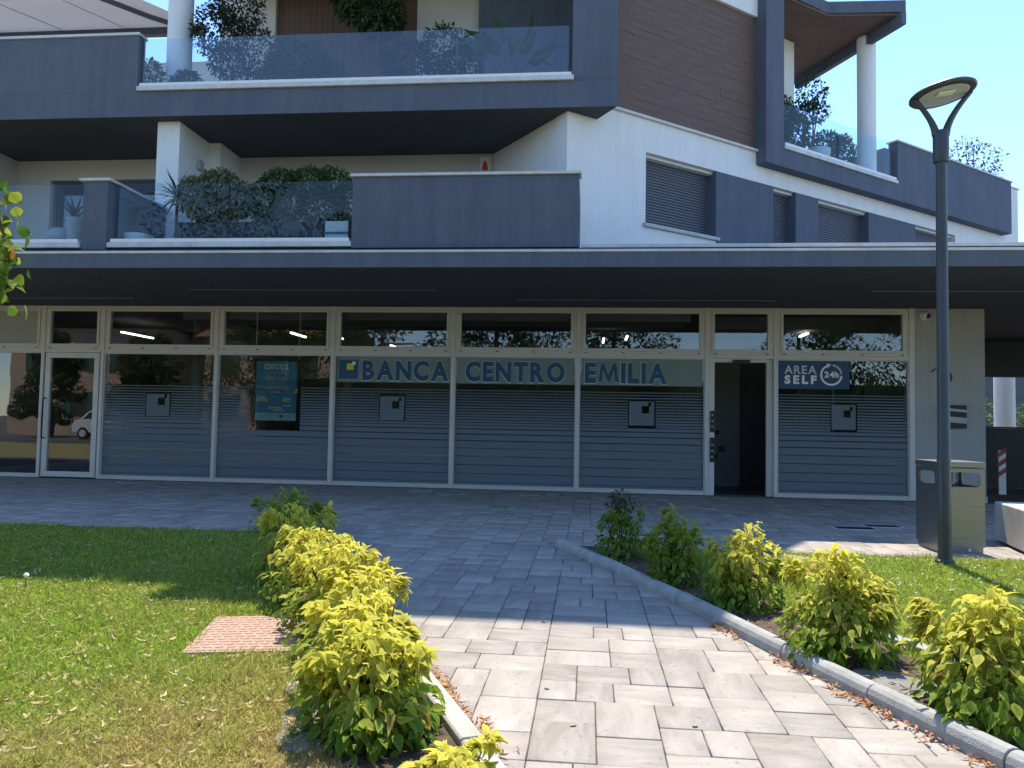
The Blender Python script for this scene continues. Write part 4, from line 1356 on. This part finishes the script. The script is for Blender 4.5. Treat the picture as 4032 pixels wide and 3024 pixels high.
G1, G2, G3 = 'plants on the first floor terrace', 'plants on the second floor balcony', 'plants on the corner terrace'
DG = ((0.030, 0.070, 0.020), (0.10, 0.17, 0.045))
OG = ((0.07, 0.10, 0.04), (0.30, 0.30, 0.16))
GG = ((0.02, 0.035, 0.02), (0.06, 0.09, 0.045))
pbx = MB().box(-5.05, -2.25, -3.32, -2.92, 3.87, 4.37).build('planter_box', 'planter', None, bevel=0.01)
tag(pbx, 'long black planter box behind the first floor glass balustrade', 'planter')
plant('variegated_shrub', 'pale variegated shrub in the first floor planter', 'shrub', (-4.55, -3.1, 4.30),
      [(-4.9, -3.1, 4.85, .26, .24, .30), (-4.5, -3.1, 5.0, .34, .26, .26), (-4.2, -3.1, 4.8, .26, .24, .30), (-4.6, -3.1, 4.6, .35, .25, .2)], 1500, 0.09, OG,
      [(-4.9, -3.1, 4.9), (-4.5, -3.1, 5.1), (-4.2, -3.1, 4.9), (-4.7, -3.1, 5.0)], G1)
plant('planter_shrub', 'dark green shrub beside the variegated one in the first floor planter', 'shrub', (-3.55, -3.1, 4.30),
      [(-3.75, -3.1, 4.75, .28, .22, .36), (-3.45, -3.1, 5.05, .34, .24, .22), (-3.3, -3.1, 4.75, .26, .22, .34)], 1700, 0.06, DG,
      [(-3.7, -3.1, 5.0), (-3.4, -3.1, 5.1), (-3.2, -3.1, 4.9)], G1)
plant('planter_shrub', 'tall dark green shrub next to the grey first floor parapet', 'shrub', (-2.75, -3.1, 4.30),
      [(-2.95, -3.1, 5.05, .32, .24, .26), (-2.6, -3.1, 5.0, .30, .24, .28), (-2.75, -3.1, 4.65, .42, .22, .32), (-2.35, -3.1, 4.7, .2, .2, .4)], 1900, 0.06, DG,
      [(-2.9, -3.1, 5.1), (-2.6, -3.1, 5.1), (-2.4, -3.1, 4.9)], G1)


def spiky(label, base, n, length, group, zc, lean=0.5, pot=None):
    root = empty('yucca_plant', base, label, 'plant', group)
    tv = np.array([(-0.5, 0, 0), (0.5, 0, 0), (-0.42, 0.5, 0.01), (0.42, 0.5, 0.01), (0, 1, -0.12)])
    d = norm(prg.normal(size=(n, 3)) * np.array([1, 1, 0.6]) + np.array([0, 0, lean]))
    pos = np.tile(np.array([[base[0], base[1], zc]]), (n, 1)) + prg.normal(size=(n, 3)) * 0.02
    c = mixcol((0.025, 0.06, 0.03), (0.06, 0.12, 0.05), prg.random(n))
    L_ = length * prg.uniform(0.7, 1.1, n)
    V, Tt, C = scatter(tv, BL_T, pos, d, np.tile([[0, 0, 1.0]], (n, 1)) + prg.normal(size=(n, 3)) * 0.2, np.stack([np.full(n, 0.035), L_, L_], 1), c)
    link_mesh('leaves', np_mesh('leaves', V, Tt, 'dleaf', C), root)
    MB().tube([base, (base[0], base[1], zc)], [0.03, 0.022], 8).build('stem', 'bark', root, True)
    if pot: pot(root)


spiky('spiky yucca rising against the white fin wall', (-5.25, -3.0, 4.2), 46, 0.55, G1, 4.88, 0.5)
spiky('small palm in a wide pale bowl behind the first floor glass', (-5.80, -3.1, 4.2), 30, 0.38, G1, 4.66, 0.1,
      lambda r_: MB().lathe([(0.12, 3.87), (0.21, 4.08), (0.235, 4.20), (0.20, 4.21), (0.18, 4.17)], (-5.79, -3.15, 0), 24).build('bowl', 'potwhite', r_, True))
spiky('spiky plant in a grey cylinder pot left of the dark post', (-6.95, -3.1, 4.3), 34, 0.42, G1, 4.55, 0.6,
      lambda r_: MB().lathe([(0.13, 3.87), (0.14, 4.50), (0.11, 4.51), (0.10, 4.45)], (-6.92, -3.1, 0), 24).build('pot', 'potgrey', r_, True))
bal = MB().lathe([(0.02, -0.17), (0.12, -0.14), (0.19, -0.05), (0.19, 0.05), (0.12, 0.14), (0.02, 0.17)], (-7.18, -3.12, 4.18), 22).build('stone_ball', 'potgrey', None, True)
tag(bal, 'grey stone ball on the first floor terrace left of the dark post', 'ornament')
td = empty('deck_chair', (-2.6, -3.28, 3.87), 'folding chair with pale striped cushion beside the grey parapet', 'chair')
MB().box(-2.62, -2.25, -3.36, -3.34, 4.05, 4.36).build('backrest', 'potwhite', td, bevel=0.01)
MB().box(-2.62, -2.25, -3.365, -3.36, 4.15, 4.19).build('cushion_stripe', 'bar', td)
for x in (-2.64, -2.23):
    MB().tube([(x, -3.35, 3.87), (x, -3.34, 4.40)], 0.012, 8).build('frame_bar', 'black', td, True)

plant('balcony_tree', 'airy small-leaved tree behind the second floor glass near the round column', 'tree', (-4.95, -1.4, 6.97),
      [(-5.5, -1.4, 8.5, .50, .4, .55), (-5.1, -1.4, 8.9, .5, .4, .5), (-4.7, -1.4, 8.0, .4, .3, .5), (-5.3, -1.4, 7.9, .35, .3, .35)], 1500, 0.075, GG,
      [(-5.5, -1.4, 8.7), (-5.1, -1.4, 9.1), (-4.7, -1.4, 8.2), (-5.2, -1.4, 8.0)], G2, stem_r=0.025)
plant('balcony_bush', 'dense rounded bush behind the middle of the second floor glass', 'bush', (-3.85, -1.5, 6.97),
      [(-3.9, -1.5, 7.75, .62, .4, .52), (-3.4, -1.5, 7.5, .55, .36, .36), (-4.2, -1.5, 7.5, .40, .36, .4)], 3000, 0.06, ((0.05, 0.08, 0.025), (0.17, 0.22, 0.07)),
      [(-3.9, -1.5, 8.0), (-3.4, -1.5, 7.7), (-4.2, -1.5, 7.7)], G2)
plant('balcony_bush', 'low bush beside the left end of the second floor glass', 'bush', (-6.75, -1.5, 6.97),
      [(-6.72, -1.45, 7.60, .18, .18, .36), (-6.0, -1.5, 7.42, .30, .25, .26)], 700, 0.07, DG, [(-6.7, -1.45, 7.8), (-6.0, -1.5, 7.5)], G2)
plant('balcony_tree', 'tall leafy plant before the brown plank wall', 'tree', (-3.0, -0.4, 6.97),
      [(-3.0, -0.4, 9.6, .7, .5, .5), (-2.7, -0.4, 9.2, .5, .4, .4)], 1400, 0.10, ((0.04, 0.06, 0.03), (0.12, 0.15, 0.07)), [(-3.0, -0.4, 9.5), (-2.7, -0.4, 9.2), (-3.3, -0.4, 9.4)], G2, stem_r=0.03)
plant('balcony_bush', 'loose twiggy shrub behind the right half of the second floor glass', 'bush', (-1.5, -1.3, 6.97),
      [(-1.9, -1.3, 7.8, .5, .4, .5), (-1.2, -1.3, 8.0, .5, .4, .5), (-0.9, -1.3, 7.7, .4, .4, .4)], 1300, 0.08, ((0.03, 0.05, 0.03), (0.10, 0.11, 0.07)),
      [(-1.9, -1.3, 8.1), (-1.2, -1.3, 8.4), (-0.9, -1.3, 8.0), (-1.5, -1.3, 8.3)], G2)
root = empty('broad_leaf_plant', (0.0, -1.5, 6.97), 'plant with long paddle leaves near the right end of second floor glass', 'plant', G2)
n = 14
d = norm(prg.normal(size=(n, 3)) * np.array([0.8, 0.5, 0.3]) + np.array([0, 0, 1.0]))
pos = np.tile([[0.0, -1.5, 7.5]], (n, 1)) + d * 0.45
V, Tt, C = scatter(OV_V, OV_T, pos, d + np.array([0, 0, -0.2]), prg.normal(size=(n, 3)), np.stack([np.full(n, 0.45), prg.uniform(0.5, 0.75, n), np.full(n, 0.5)], 1), mixcol((0.04, 0.08, 0.03), (0.10, 0.14, 0.06), prg.random(n)))
link_mesh('leaves', np_mesh('leaves', V, Tt, 'dleaf', C), root)
stems((0.0, -1.5, 6.97), [tuple(p) for p in pos], 0.014, root, rng=prg)
pbx = MB().box(-5.6, -4.4, -1.75, -1.35, 6.97, 7.38).build('planter_box', 'planter', None, bevel=0.01)
tag(pbx, 'dark planter box behind the second floor glass near the column', 'planter')


def WP(a, y, z): return tuple(WING @ Vector((a, y, z)))
def lump(a, y, z, *r): return WP(a, y, z) + r
plant('topiary_tree', 'small round-headed tree in a pale bowl on the corner terrace', 'tree', WP(7.05, 0.4, 7.2),
      [lump(7.0, 0.4, 8.75, .34, .3, .36), lump(7.1, 0.4, 8.35, .36, .3, .26), lump(6.85, 0.4, 8.3, .25, .25, .2)], 330, 0.085, ((0.02, 0.045, 0.02), (0.06, 0.11, 0.035)),
      [WP(7.05, 0.4, 8.8), WP(7.25, 0.4, 8.4), WP(6.8, 0.4, 8.4)], G3,
      lambda r_: MB().lathe([(0.14, 6.965), (0.26, 7.25), (0.29, 7.48), (0.25, 7.49), (0.22, 7.42)], WP(7.15, 0.35, 0), 24).build('bowl', 'potwhite', r_, True), stem_r=0.024)
plant('terrace_shrub', 'bushy shrub beside the dark frame on the corner terrace', 'shrub', WP(6.0, 0.4, 6.97),
      [lump(5.9, 0.4, 7.95, .40, .35, .42), lump(6.4, 0.4, 7.7, .35, .3, .45)], 900, 0.09, DG, [WP(5.9, 0.4, 8.1), WP(6.4, 0.4, 7.8)], G3)
plant('terrace_shrub', 'shrub between the potted tree and the round column', 'shrub', WP(7.9, 0.45, 6.97),
      [lump(7.7, 0.5, 7.75, .36, .3, .34), lump(8.25, 0.5, 7.7, .28, .25, .42)], 800, 0.085, DG, [WP(7.7, 0.5, 8.0), WP(8.25, 0.5, 7.9)], G3)
spiky('yellow-green leafy plant right of the corner terrace column', WP(9.35, 0.9, 7.0), 26, 0.5, G3, 8.0, 0.8)
plant('roof_shrub', 'wispy shrub rising above the far end of the dark terrace parapet', 'shrub', WP(14.2, 0.6, 6.97),
      [lump(14.2, 0.6, 8.75, .85, .7, .45), lump(14.3, 0.6, 8.4, .75, .6, .4), lump(14.0, 0.6, 9.1, .35, .3, .25)], 230, 0.10, ((0.05, 0.08, 0.04), (0.12, 0.16, 0.08)),
      [WP(13.5, 0.6, 8.9), WP(13.9, 0.6, 9.3), WP(14.4, 0.6, 9.2), WP(14.9, 0.6, 8.9), WP(15.0, 0.6, 8.6), WP(14.1, 0.5, 9.0)], G3, stem_r=0.02)

# hedge beyond the passage
hd = empty('hedge', (17, 15.2, 0), 'sunlit green hedge seen through the passage at right', 'hedge')
cen = [(13 + k * 0.8, 15.2 + prg.uniform(-0.2, 0.2), 1.5 + prg.uniform(-0.2, 0.25)) for k in range(14)]
link_mesh('foliage', foliage_cloud(cen, [(0.75, 0.6, 0.95)] * 14, 5000, 0.16, ((0.05, 0.11, 0.02), (0.16, 0.24, 0.05)), 'leaf', prg), hd)['kind'] = 'stuff'
stems((17, 15.2, 0), [(15, 15.2, 1.4), (17, 15.2, 1.6), (19, 15.2, 1.4)], 0.05, hd, rng=prg)

# -- overhanging branch of the tree at the left edge
lt = empty('lime_tree', (-6.4, -9.6, 0), 'sunlit lime branch hanging into the picture at the left edge', 'tree')
MB().tube([(-6.4, -9.6, -0.05), (-6.38, -9.6, 1.2), (-6.3, -9.55, 3.0), (-6.1, -9.5, 5.0)], [0.19, 0.15, 0.12, 0.06], 12).build('trunk', 'bark', lt, True)
br_ = [(-6.3, -9.55, 3.2), (-5.2, -9.5, 3.75), (-4.2, -9.5, 3.75), (-3.4, -9.5, 3.3), (-2.96, -9.5, 2.85), (-2.86, -9.5, 2.5), (-2.92, -9.5, 2.12)]
MB().tube(br_, [0.06, 0.045, 0.03, 0.02, 0.012, 0.008, 0.004], 8).build('branch', 'bark', lt, True)
n = 110
t = prg.random(n)
tw = np.array(br_[3:])
seg = t * 2.999
i0 = seg.astype(int)
pos = tw[i0] * (1 - (seg - i0))[:, None] + tw[i0 + 1] * (seg - i0)[:, None] + prg.normal(size=(n, 3)) * np.array([0.07, 0.08, 0.06])
dirs = norm(prg.normal(size=(n, 3)) * 0.5 + np.array([0.1, 0, -0.9]))
c = mixcol((0.10, 0.20, 0.03), (0.40, 0.42, 0.06), prg.random(n))
c[:1] = (0.40, 0.16, 0.05)
V, Tt, C = scatter(OV_V * np.array([1.7, 1, 1]), OV_T, pos, dirs, prg.normal(size=(n, 3)) + np.array([0, -0.6, 0.6]), prg.uniform(0.07, 0.12, n), c, OV_C)
link_mesh('twig_leaves', np_mesh('twig_leaves', V, Tt, 'leaf', C, True), lt)
cen = [(-6.4 + prg.uniform(-1.6, 0.6), -9.6 + prg.uniform(-1.4, 1.4), 5.2 + prg.uniform(-1.0, 1.6)) for _ in range(14)]
link_mesh('crown', foliage_cloud(cen, [(0.8, 0.8, 0.6)] * 14, 5000, 0.11, ((0.04, 0.09, 0.02), (0.10, 0.18, 0.04)), 'leaf', prg), lt)


# ------------------------------------------------------------------ grass, litter, small flowers
grng = np.random.default_rng(3)


def fbm(x, y, s=1.0):
    v = 0
    for k, (fx, fy, ph_) in enumerate([(1.1, 0.7, 0.3), (-0.8, 1.6, 1.9), (2.3, -1.9, 4.0), (3.7, 3.1, 2.2), (-5.1, 4.4, 0.9)]):
        v = v + np.sin(s * (x * fx + y * fy) * 1.7 + ph_ + 1.3 * np.sin(s * (y * fx - x * fy) + k)) / (1 + 0.5 * k)
    return v / 2.6


def grass_field(pts, name, dry_at, label):
    x, y = pts[:, 0], pts[:, 1]
    n = len(x)
    dist = np.hypot(x - CAM.x, y - CAM.y)
    f = fbm(x, y, 1.3)
    f2 = fbm(x + 5, y * 1.1, 5.5)
    tuft = np.clip(fbm(x * 1.2, y + 3, 2.9) - 0.35, 0, 1)
    dry = np.clip(dry_at(x, y) + 0.20 * f + 0.16 * f2 - 0.3 * tuft + grng.normal(0, 0.16, n), 0, 1)
    c = mixcol((0.18, 0.34, 0.032), (0.48, 0.56, 0.085), grng.random(n))
    c = c * (1 - dry[:, None]) + np.array([[0.62, 0.46, 0.20]]) * dry[:, None]
    c *= grng.uniform(0.45, 1.35, (n, 1))
    hgt = (0.046 + 0.014 * f + 0.016 * f2 + 0.06 * tuft) * grng.uniform(0.5, 1.35, n) * (1 - 0.35 * dry)
    wd = 0.0042 + 0.0007 * np.clip(dist - 3, 0, 8)
    d = norm(grng.normal(size=(n, 3)) * np.array([0.8, 0.8, 0.2]) + np.array([0, 0, 0.55]))
    P = np.stack([x, y, np.full(n, 0.018)], 1)
    V, Tt, C = scatter(BL_V, BL_T, P, d, grng.normal(size=(n, 3)), np.stack([wd, hgt, hgt], 1), c)
    o = link_mesh(name, np_mesh(name, V, Tt, 'grass', C))
    return tag(o, label, 'grass', kind='stuff')


def sample(n, x0, x1, y0, y1, ok, power=1.0):
    x = grng.uniform(x0, x1, n)
    y = grng.uniform(y0, y1, n)
    dist = np.hypot(x - CAM.x, y - CAM.y)
    keep = grng.random(n) < np.clip((3.2 / np.maximum(dist, 1e-3)) ** power, 0, 1)
    ang = np.abs((x - CAM.x + 0.1 * (y - CAM.y)) / np.maximum(y - CAM.y, 0.1))
    k = keep & ok(x, y) & (ang < 0.80)
    return np.stack([x[k], y[k]], 1)


kl = np.vectorize(lambda y: lin(KERB_L, y))
kr = np.vectorize(lambda y: lin(KERB_R, y))


def ok_left(x, y):
    cr, sr = math.cos(R(-13)), math.sin(R(-13))
    dx, dy = x + 0.47, y + 10.36
    u, v = dx * cr - dy * sr, dx * sr + dy * cr
    oncover = (np.abs(u) < 0.285 + 0.03 * fbm(x * 9, y * 9)) & (np.abs(v) < 0.37 + 0.03 * fbm(x * 8, y * 9))
    return (x < kl(y) - 0.50 + 0.12 * fbm(x * 3, y * 3)) & ~oncover & (y < -6.47)


pts = sample(900000, -6.5, 0.7, -12.6, -6.47, ok_left, 1.1)
grass_field(pts, 'grass', lambda x, y: np.clip((-10.6 - y) * 0.30 + (x - 0.0) * 0.32 + 0.26, 0.08, 0.9), 'short lawn grass with dry patches left of the path')


def ok_right(x, y):
    bare = np.hypot((x - 3.25) / 0.45, (y + 6.95) / 0.25) < 1
    return (x > kr(y) + 0.66 + 0.1 * fbm(x * 3, y * 3)) & (y < -6.62) & ~bare


pts = sample(520000, 1.9, 8.0, -12.0, -6.62, ok_right, 1.0)
grass_field(pts, 'grass', lambda x, y: 0.06 + 0.3 * np.exp(-((y + 6.65) / 0.2) ** 2) + 0 * x, 'green lawn grass around the lamp post right of the path')
# long seed stalks
n = 26
pos = np.stack([grng.uniform(-5, 0.2, n), grng.uniform(-10.5, -6.6, n), np.full(n, 0.02)], 1)
d = norm(grng.normal(size=(n, 3)) * np.array([0.6, 0.4, 0.1]) + np.array([0, 0, 1.0]))
V, Tt, C = scatter(BL_V, BL_T, pos, d, grng.normal(size=(n, 3)), np.stack([np.full(n, 0.006), grng.uniform(0.08, 0.2, n), np.full(n, 0.12)], 1), mixcol((0.12, 0.2, 0.04), (0.2, 0.28, 0.06), grng.random(n)))
tag(link_mesh('tall_grass', np_mesh('tall_grass', V, Tt, 'grass', C)), 'long single grass blades standing out of the left lawn', 'grass', kind='stuff')

# dry bracts and leaves lying about
CU_V = np.array([(-0.5, 0, 0.10), (0.5, 0, 0.10), (-0.6, 0.33, 0.0), (0.6, 0.33, 0.0), (-0.5, 0.7, 0.04), (0.5, 0.7, 0.04), (0, 1, 0.22)])
CU_T = np.array([(0, 1, 3), (0, 3, 2), (2, 3, 5), (2, 5, 4), (4, 5, 6)])


def litter(P, z, size, cols, name, label):
    n = len(P)
    pos = np.stack([P[:, 0], P[:, 1], z * np.ones(n) + grng.uniform(0, 0.012, n)], 1)
    d = norm(np.stack([grng.normal(size=n), grng.normal(size=n), grng.normal(size=n) * 0.18], 1))
    L_ = size * grng.uniform(0.55, 1.25, n)
    c = mixcol(cols[0], cols[1], grng.random(n)) * grng.uniform(0.75, 1.15, (n, 1))
    V, Tt, C = scatter(CU_V, CU_T, pos, d, np.tile([[0, 0, 1.0]], (n, 1)) + grng.normal(size=(n, 3)) * 0.45, np.stack([L_ * grng.uniform(0.13, 0.22, n), L_, L_], 1), c)
    tag(link_mesh(name, np_mesh(name, V, Tt, 'litter', C)), label, 'leaf litter', kind='stuff')


P = sample(9000, -6, 0.6, -12.4, -6.5, ok_left, 0.5)
litter(P, 0.03, 0.046, ((0.42, 0.28, 0.12), (0.70, 0.56, 0.33)), 'fallen_leaves', 'tan dry leaves scattered over the left lawn')
P = sample(900, 2.2, 7.5, -11.5, -6.6, ok_right, 0.5)
litter(P, 0.045, 0.05, ((0.40, 0.26, 0.12), (0.66, 0.54, 0.34)), 'fallen_leaves', 'tan dry leaves scattered over the right lawn')
pp = []
for poly, sgn, ys in ((KERB_R, -1, (-9.6, -12.4)), (KERB_L, 1, (-10.6, -12.6))):
    for _ in range(520):
        y = grng.uniform(min(ys), max(ys))
        cl = 0.5 + 0.5 * math.sin(y * 7.0) * math.sin(y * 3.1 + 1)
        if grng.random() > cl: continue
        pp.append((lin(poly, y) + sgn * (0.065 + abs(grng.normal(0, 0.035))), y))
litter(np.array(pp), 0.006, 0.052, ((0.36, 0.14, 0.055), (0.55, 0.32, 0.16)), 'fallen_leaves', 'rusty dry leaves gathered along the kerbs')
pp = []
for poly, sgn in ((KERB_R, 1), (KERB_L, -1)):
    for _ in range(420):
        y = grng.uniform(-12.6, -7.0)
        pp.append((lin(poly, y) + sgn * grng.uniform(0.1, 0.62), y))
litter(np.array(pp), 0.03, 0.055, ((0.22, 0.12, 0.06), (0.45, 0.30, 0.16)), 'fallen_leaves', 'brown dry leaves on the soil under the shrubs')
for k, (x, y) in enumerate([(1.42, -11.42), (1.95, -11.35), (1.30, -10.98), (1.22, -9.72)]):
    V, Tt, C = scatter(OV_V, OV_T, np.array([[x, y, 0.008]]), np.array([[0.6 - 0.4 * k, 0.7, 0.02]]), np.array([[0.1, 0, 1.0]]), np.array([0.045]), np.array([[0.40, 0.45, 0.24]]))
    tag(link_mesh('fallen_leaf', np_mesh('fallen_leaf', V, Tt, 'litter', C)), ['pale fallen leaf on the pavers, nearest to the bottom edge', 'pale fallen leaf on the pavers, rightmost one',
        'pale fallen leaf near the middle of the sunlit pavers', 'tiny pale leaf just past the edge of the shade on the path'][k], 'leaf', 'single leaves on the path')
# white clover heads and a dandelion clock
n = 110
P = sample(700, 3.2, 7.5, -9.5, -6.7, ok_right, 0.3)[:n]
n = len(P)
cv_, ct_ = [], []
mb = MB()
for x, y in P:
    z = 0.055 + random.uniform(0, 0.025)
    mb.tube([(x, y, z - 0.007), (x, y, z), (x, y, z + 0.007)], [0.004, 0.0095, 0.004], 6)
tag(mb.build('clover_flowers', 'seed'), 'tiny white clover heads dotted over the right lawn', 'flowers', kind='stuff')
dn = empty('dandelion_clock', (-3.42, -8.42, 0), 'round white dandelion clock at the edge of shade on the left lawn', 'flower')
MB().lathe([(0.003, -0.020), (0.014, -0.014), (0.020, 0), (0.014, 0.014), (0.003, 0.020)], (-2.58, -9.50, 0.12), 14).build('seed_head', 'seed', dn, True)
MB().tube([(-2.58, -9.50, 0.01), (-2.58, -9.50, 0.095)], 0.003, 6).build('stalk', 'green', dn)
dn.location = (-2.58, -9.50, 0)
for ch in dn.children: ch.matrix_parent_inverse = Matrix.Translation((2.58, 9.50, 0))


# ------------------------------------------------------------------ across the street, mirrored in the shop windows
def far_tree(x, y, h, r, seed, label):
    rg = np.random.default_rng(seed)
    root = empty('street_tree', (x, y, -0.05), label, 'tree', 'trees across the street')
    MB().tube([(x, y, -0.1), (x + 0.05, y, h * 0.25), (x, y + 0.1, h * 0.55), (x, y, h * 0.8)], [0.26, 0.2, 0.13, 0.05], 10).build('trunk', 'bark', root, True)
    cen, rad = [], []
    for k in range(34):
        a, u = rg.uniform(0, 2 * math.pi), rg.uniform(0, 1) ** 0.6
        zz = rg.uniform(0.16, 0.97)
        rr = r * u * math.sin(math.pi * min(1, 0.30 + zz * 0.68)) ** 0.7
        cen.append((x + rr * math.cos(a), y + rr * math.sin(a), h * zz))
        q = r * rg.uniform(0.22, 0.38)
        rad.append((q, q, q * 0.8))
    link_mesh('crown', foliage_cloud(cen, rad, 8000, 0.26, ((0.025, 0.055, 0.014), (0.10, 0.15, 0.035)), 'leaf', rg), root)


far_tree(-16.5, -26, 9.0, 3.4, 1, 'leafy tree mirrored in the window with the poster')
far_tree(-22.0, -24.5, 5.5, 2.0, 8, 'small round tree mirrored beside the white car')
far_tree(-30.0, -27.5, 6.0, 1.7, 9, 'slim tree mirrored in the leftmost window before the peach house')
far_tree(-10.0, -27, 10.5, 3.8, 2, 'leafy tree mirrored in the window left of the lettering')
far_tree(-3.5, -26, 9.5, 3.6, 3, 'leafy tree mirrored in the first lettered window')
far_tree(2.8, -27, 10.0, 3.5, 4, 'leafy tree mirrored behind the middle letters')
far_tree(12.5, -27, 8.5, 3.3, 6, 'leafy tree mirrored in the window right of the sky gap')
far_tree(19.0, -26, 10.0, 3.8, 7, 'leafy tree mirrored in the windows beside the pier')


hd = empty('hedge', (2, -29.5, -0.05), 'tall dark hedge across the street mirrored low in the lettered windows', 'hedge')
cen = [(-18 + k * 0.55 + prg.uniform(-.3, .3), -29.5 + prg.uniform(-0.3, 0.3), prg.uniform(0.6, 3.4)) for k in range(92)]
link_mesh('foliage', foliage_cloud(cen, [(1.1, 0.8, 1.2)] * 92, 26000, 0.24, ((0.025, 0.05, 0.014), (0.08, 0.13, 0.03)), 'leaf', prg), hd)['kind'] = 'stuff'
MB().prism([(-18, -29.9), (32, -29.9), (32, -29.3), (-18, -29.3)], -0.05, 3.7).build('hedge_core_block', 'hedgecore', hd)  # solid dark block added to keep bright sky out of the leaf gaps
stems((2, -29.5, -0.05), [(-4, -29.5, 1.4), (2, -29.5, 1.6), (9, -29.5, 1.4)], 0.05, hd, rng=prg)


def house(x0, x1, y, h, label, wins):
    root = empty('row_house', ((x0 + x1) / 2, y, 0), label, 'house', 'houses across the street')
    MB().box(x0, x1, y - 9, y, -0.06, h).build('wall', 'peach', root)
    MB().add([(x0 - .5, y + .5, h), (x1 + .5, y + .5, h), (x1 + .5, y - 9.5, h), (x0 - .5, y - 9.5, h), (x0 - .5, y - 4.5, h + 2.2), (x1 + .5, y - 4.5, h + 2.2)],
             [(0, 1, 5, 4), (2, 3, 4, 5), (1, 2, 5), (3, 0, 4), (0, 3, 2, 1)]).build('roof', 'roof', root)
    for wx, wz in wins:
        wnd = MB().box(wx - 0.5, wx + 0.5, y, y + 0.05, wz, wz + 1.5).build('window', 'intdark', root)
        for s_ in (-1, 1):
            MB().box(wx + s_ * 0.78 - 0.25, wx + s_ * 0.78 + 0.25, y + 0.001, y + 0.07, wz - 0.05, wz + 1.55).build('shutter', 'green', wnd)


house(-37, -26.5, -33, 7.2, 'peach house with green shutters mirrored in the glass door', [(-35, 1.2), (-32, 1.2), (-29, 1.2), (-35, 4.2), (-32, 4.2), (-29, 4.2)])
house(-25, -16, -36, 6.8, 'peach house mirrored in the window right of the glass door', [(-23.5, 1.2), (-20.5, 1.2), (-18, 1.2), (-23.5, 4.2), (-20.5, 4.2), (-18, 4.2)])

cr = empty('parked_car', (-24.5, -25.5, 0), 'white parked car mirrored in the leftmost windows', 'car')
prof = [(-2.1, 0.35), (-2.12, 0.75), (-1.9, 1.02), (-1.55, 1.10), (-1.05, 1.52), (0.35, 1.56), (1.05, 1.08), (1.9, 0.92), (2.15, 0.68), (2.15, 0.35)]
CXm = T((-24.5, -25.5, -0.05))
MB(CXm).prism_y(prof, -0.85, 0.85).build('body', 'carwhite', cr, bevel=0.05)
MB(CXm).prism_y([(-1.35, 1.12), (-0.98, 1.46), (0.28, 1.49), (0.80, 1.12)], 0.852, 0.862).build('side_window', 'intdark', cr)
for x in (-1.35, 1.35):
    wl_ = MB(CXm).tube([(x, 0.70, 0.33), (x, 0.90, 0.33)], 0.33, 20).build('wheel', 'tyre', cr, True)
    MB(CXm).tube([(x, 0.88, 0.33), (x, 0.915, 0.33)], 0.2, 16).build('rim', 'signgrey', wl_, True)
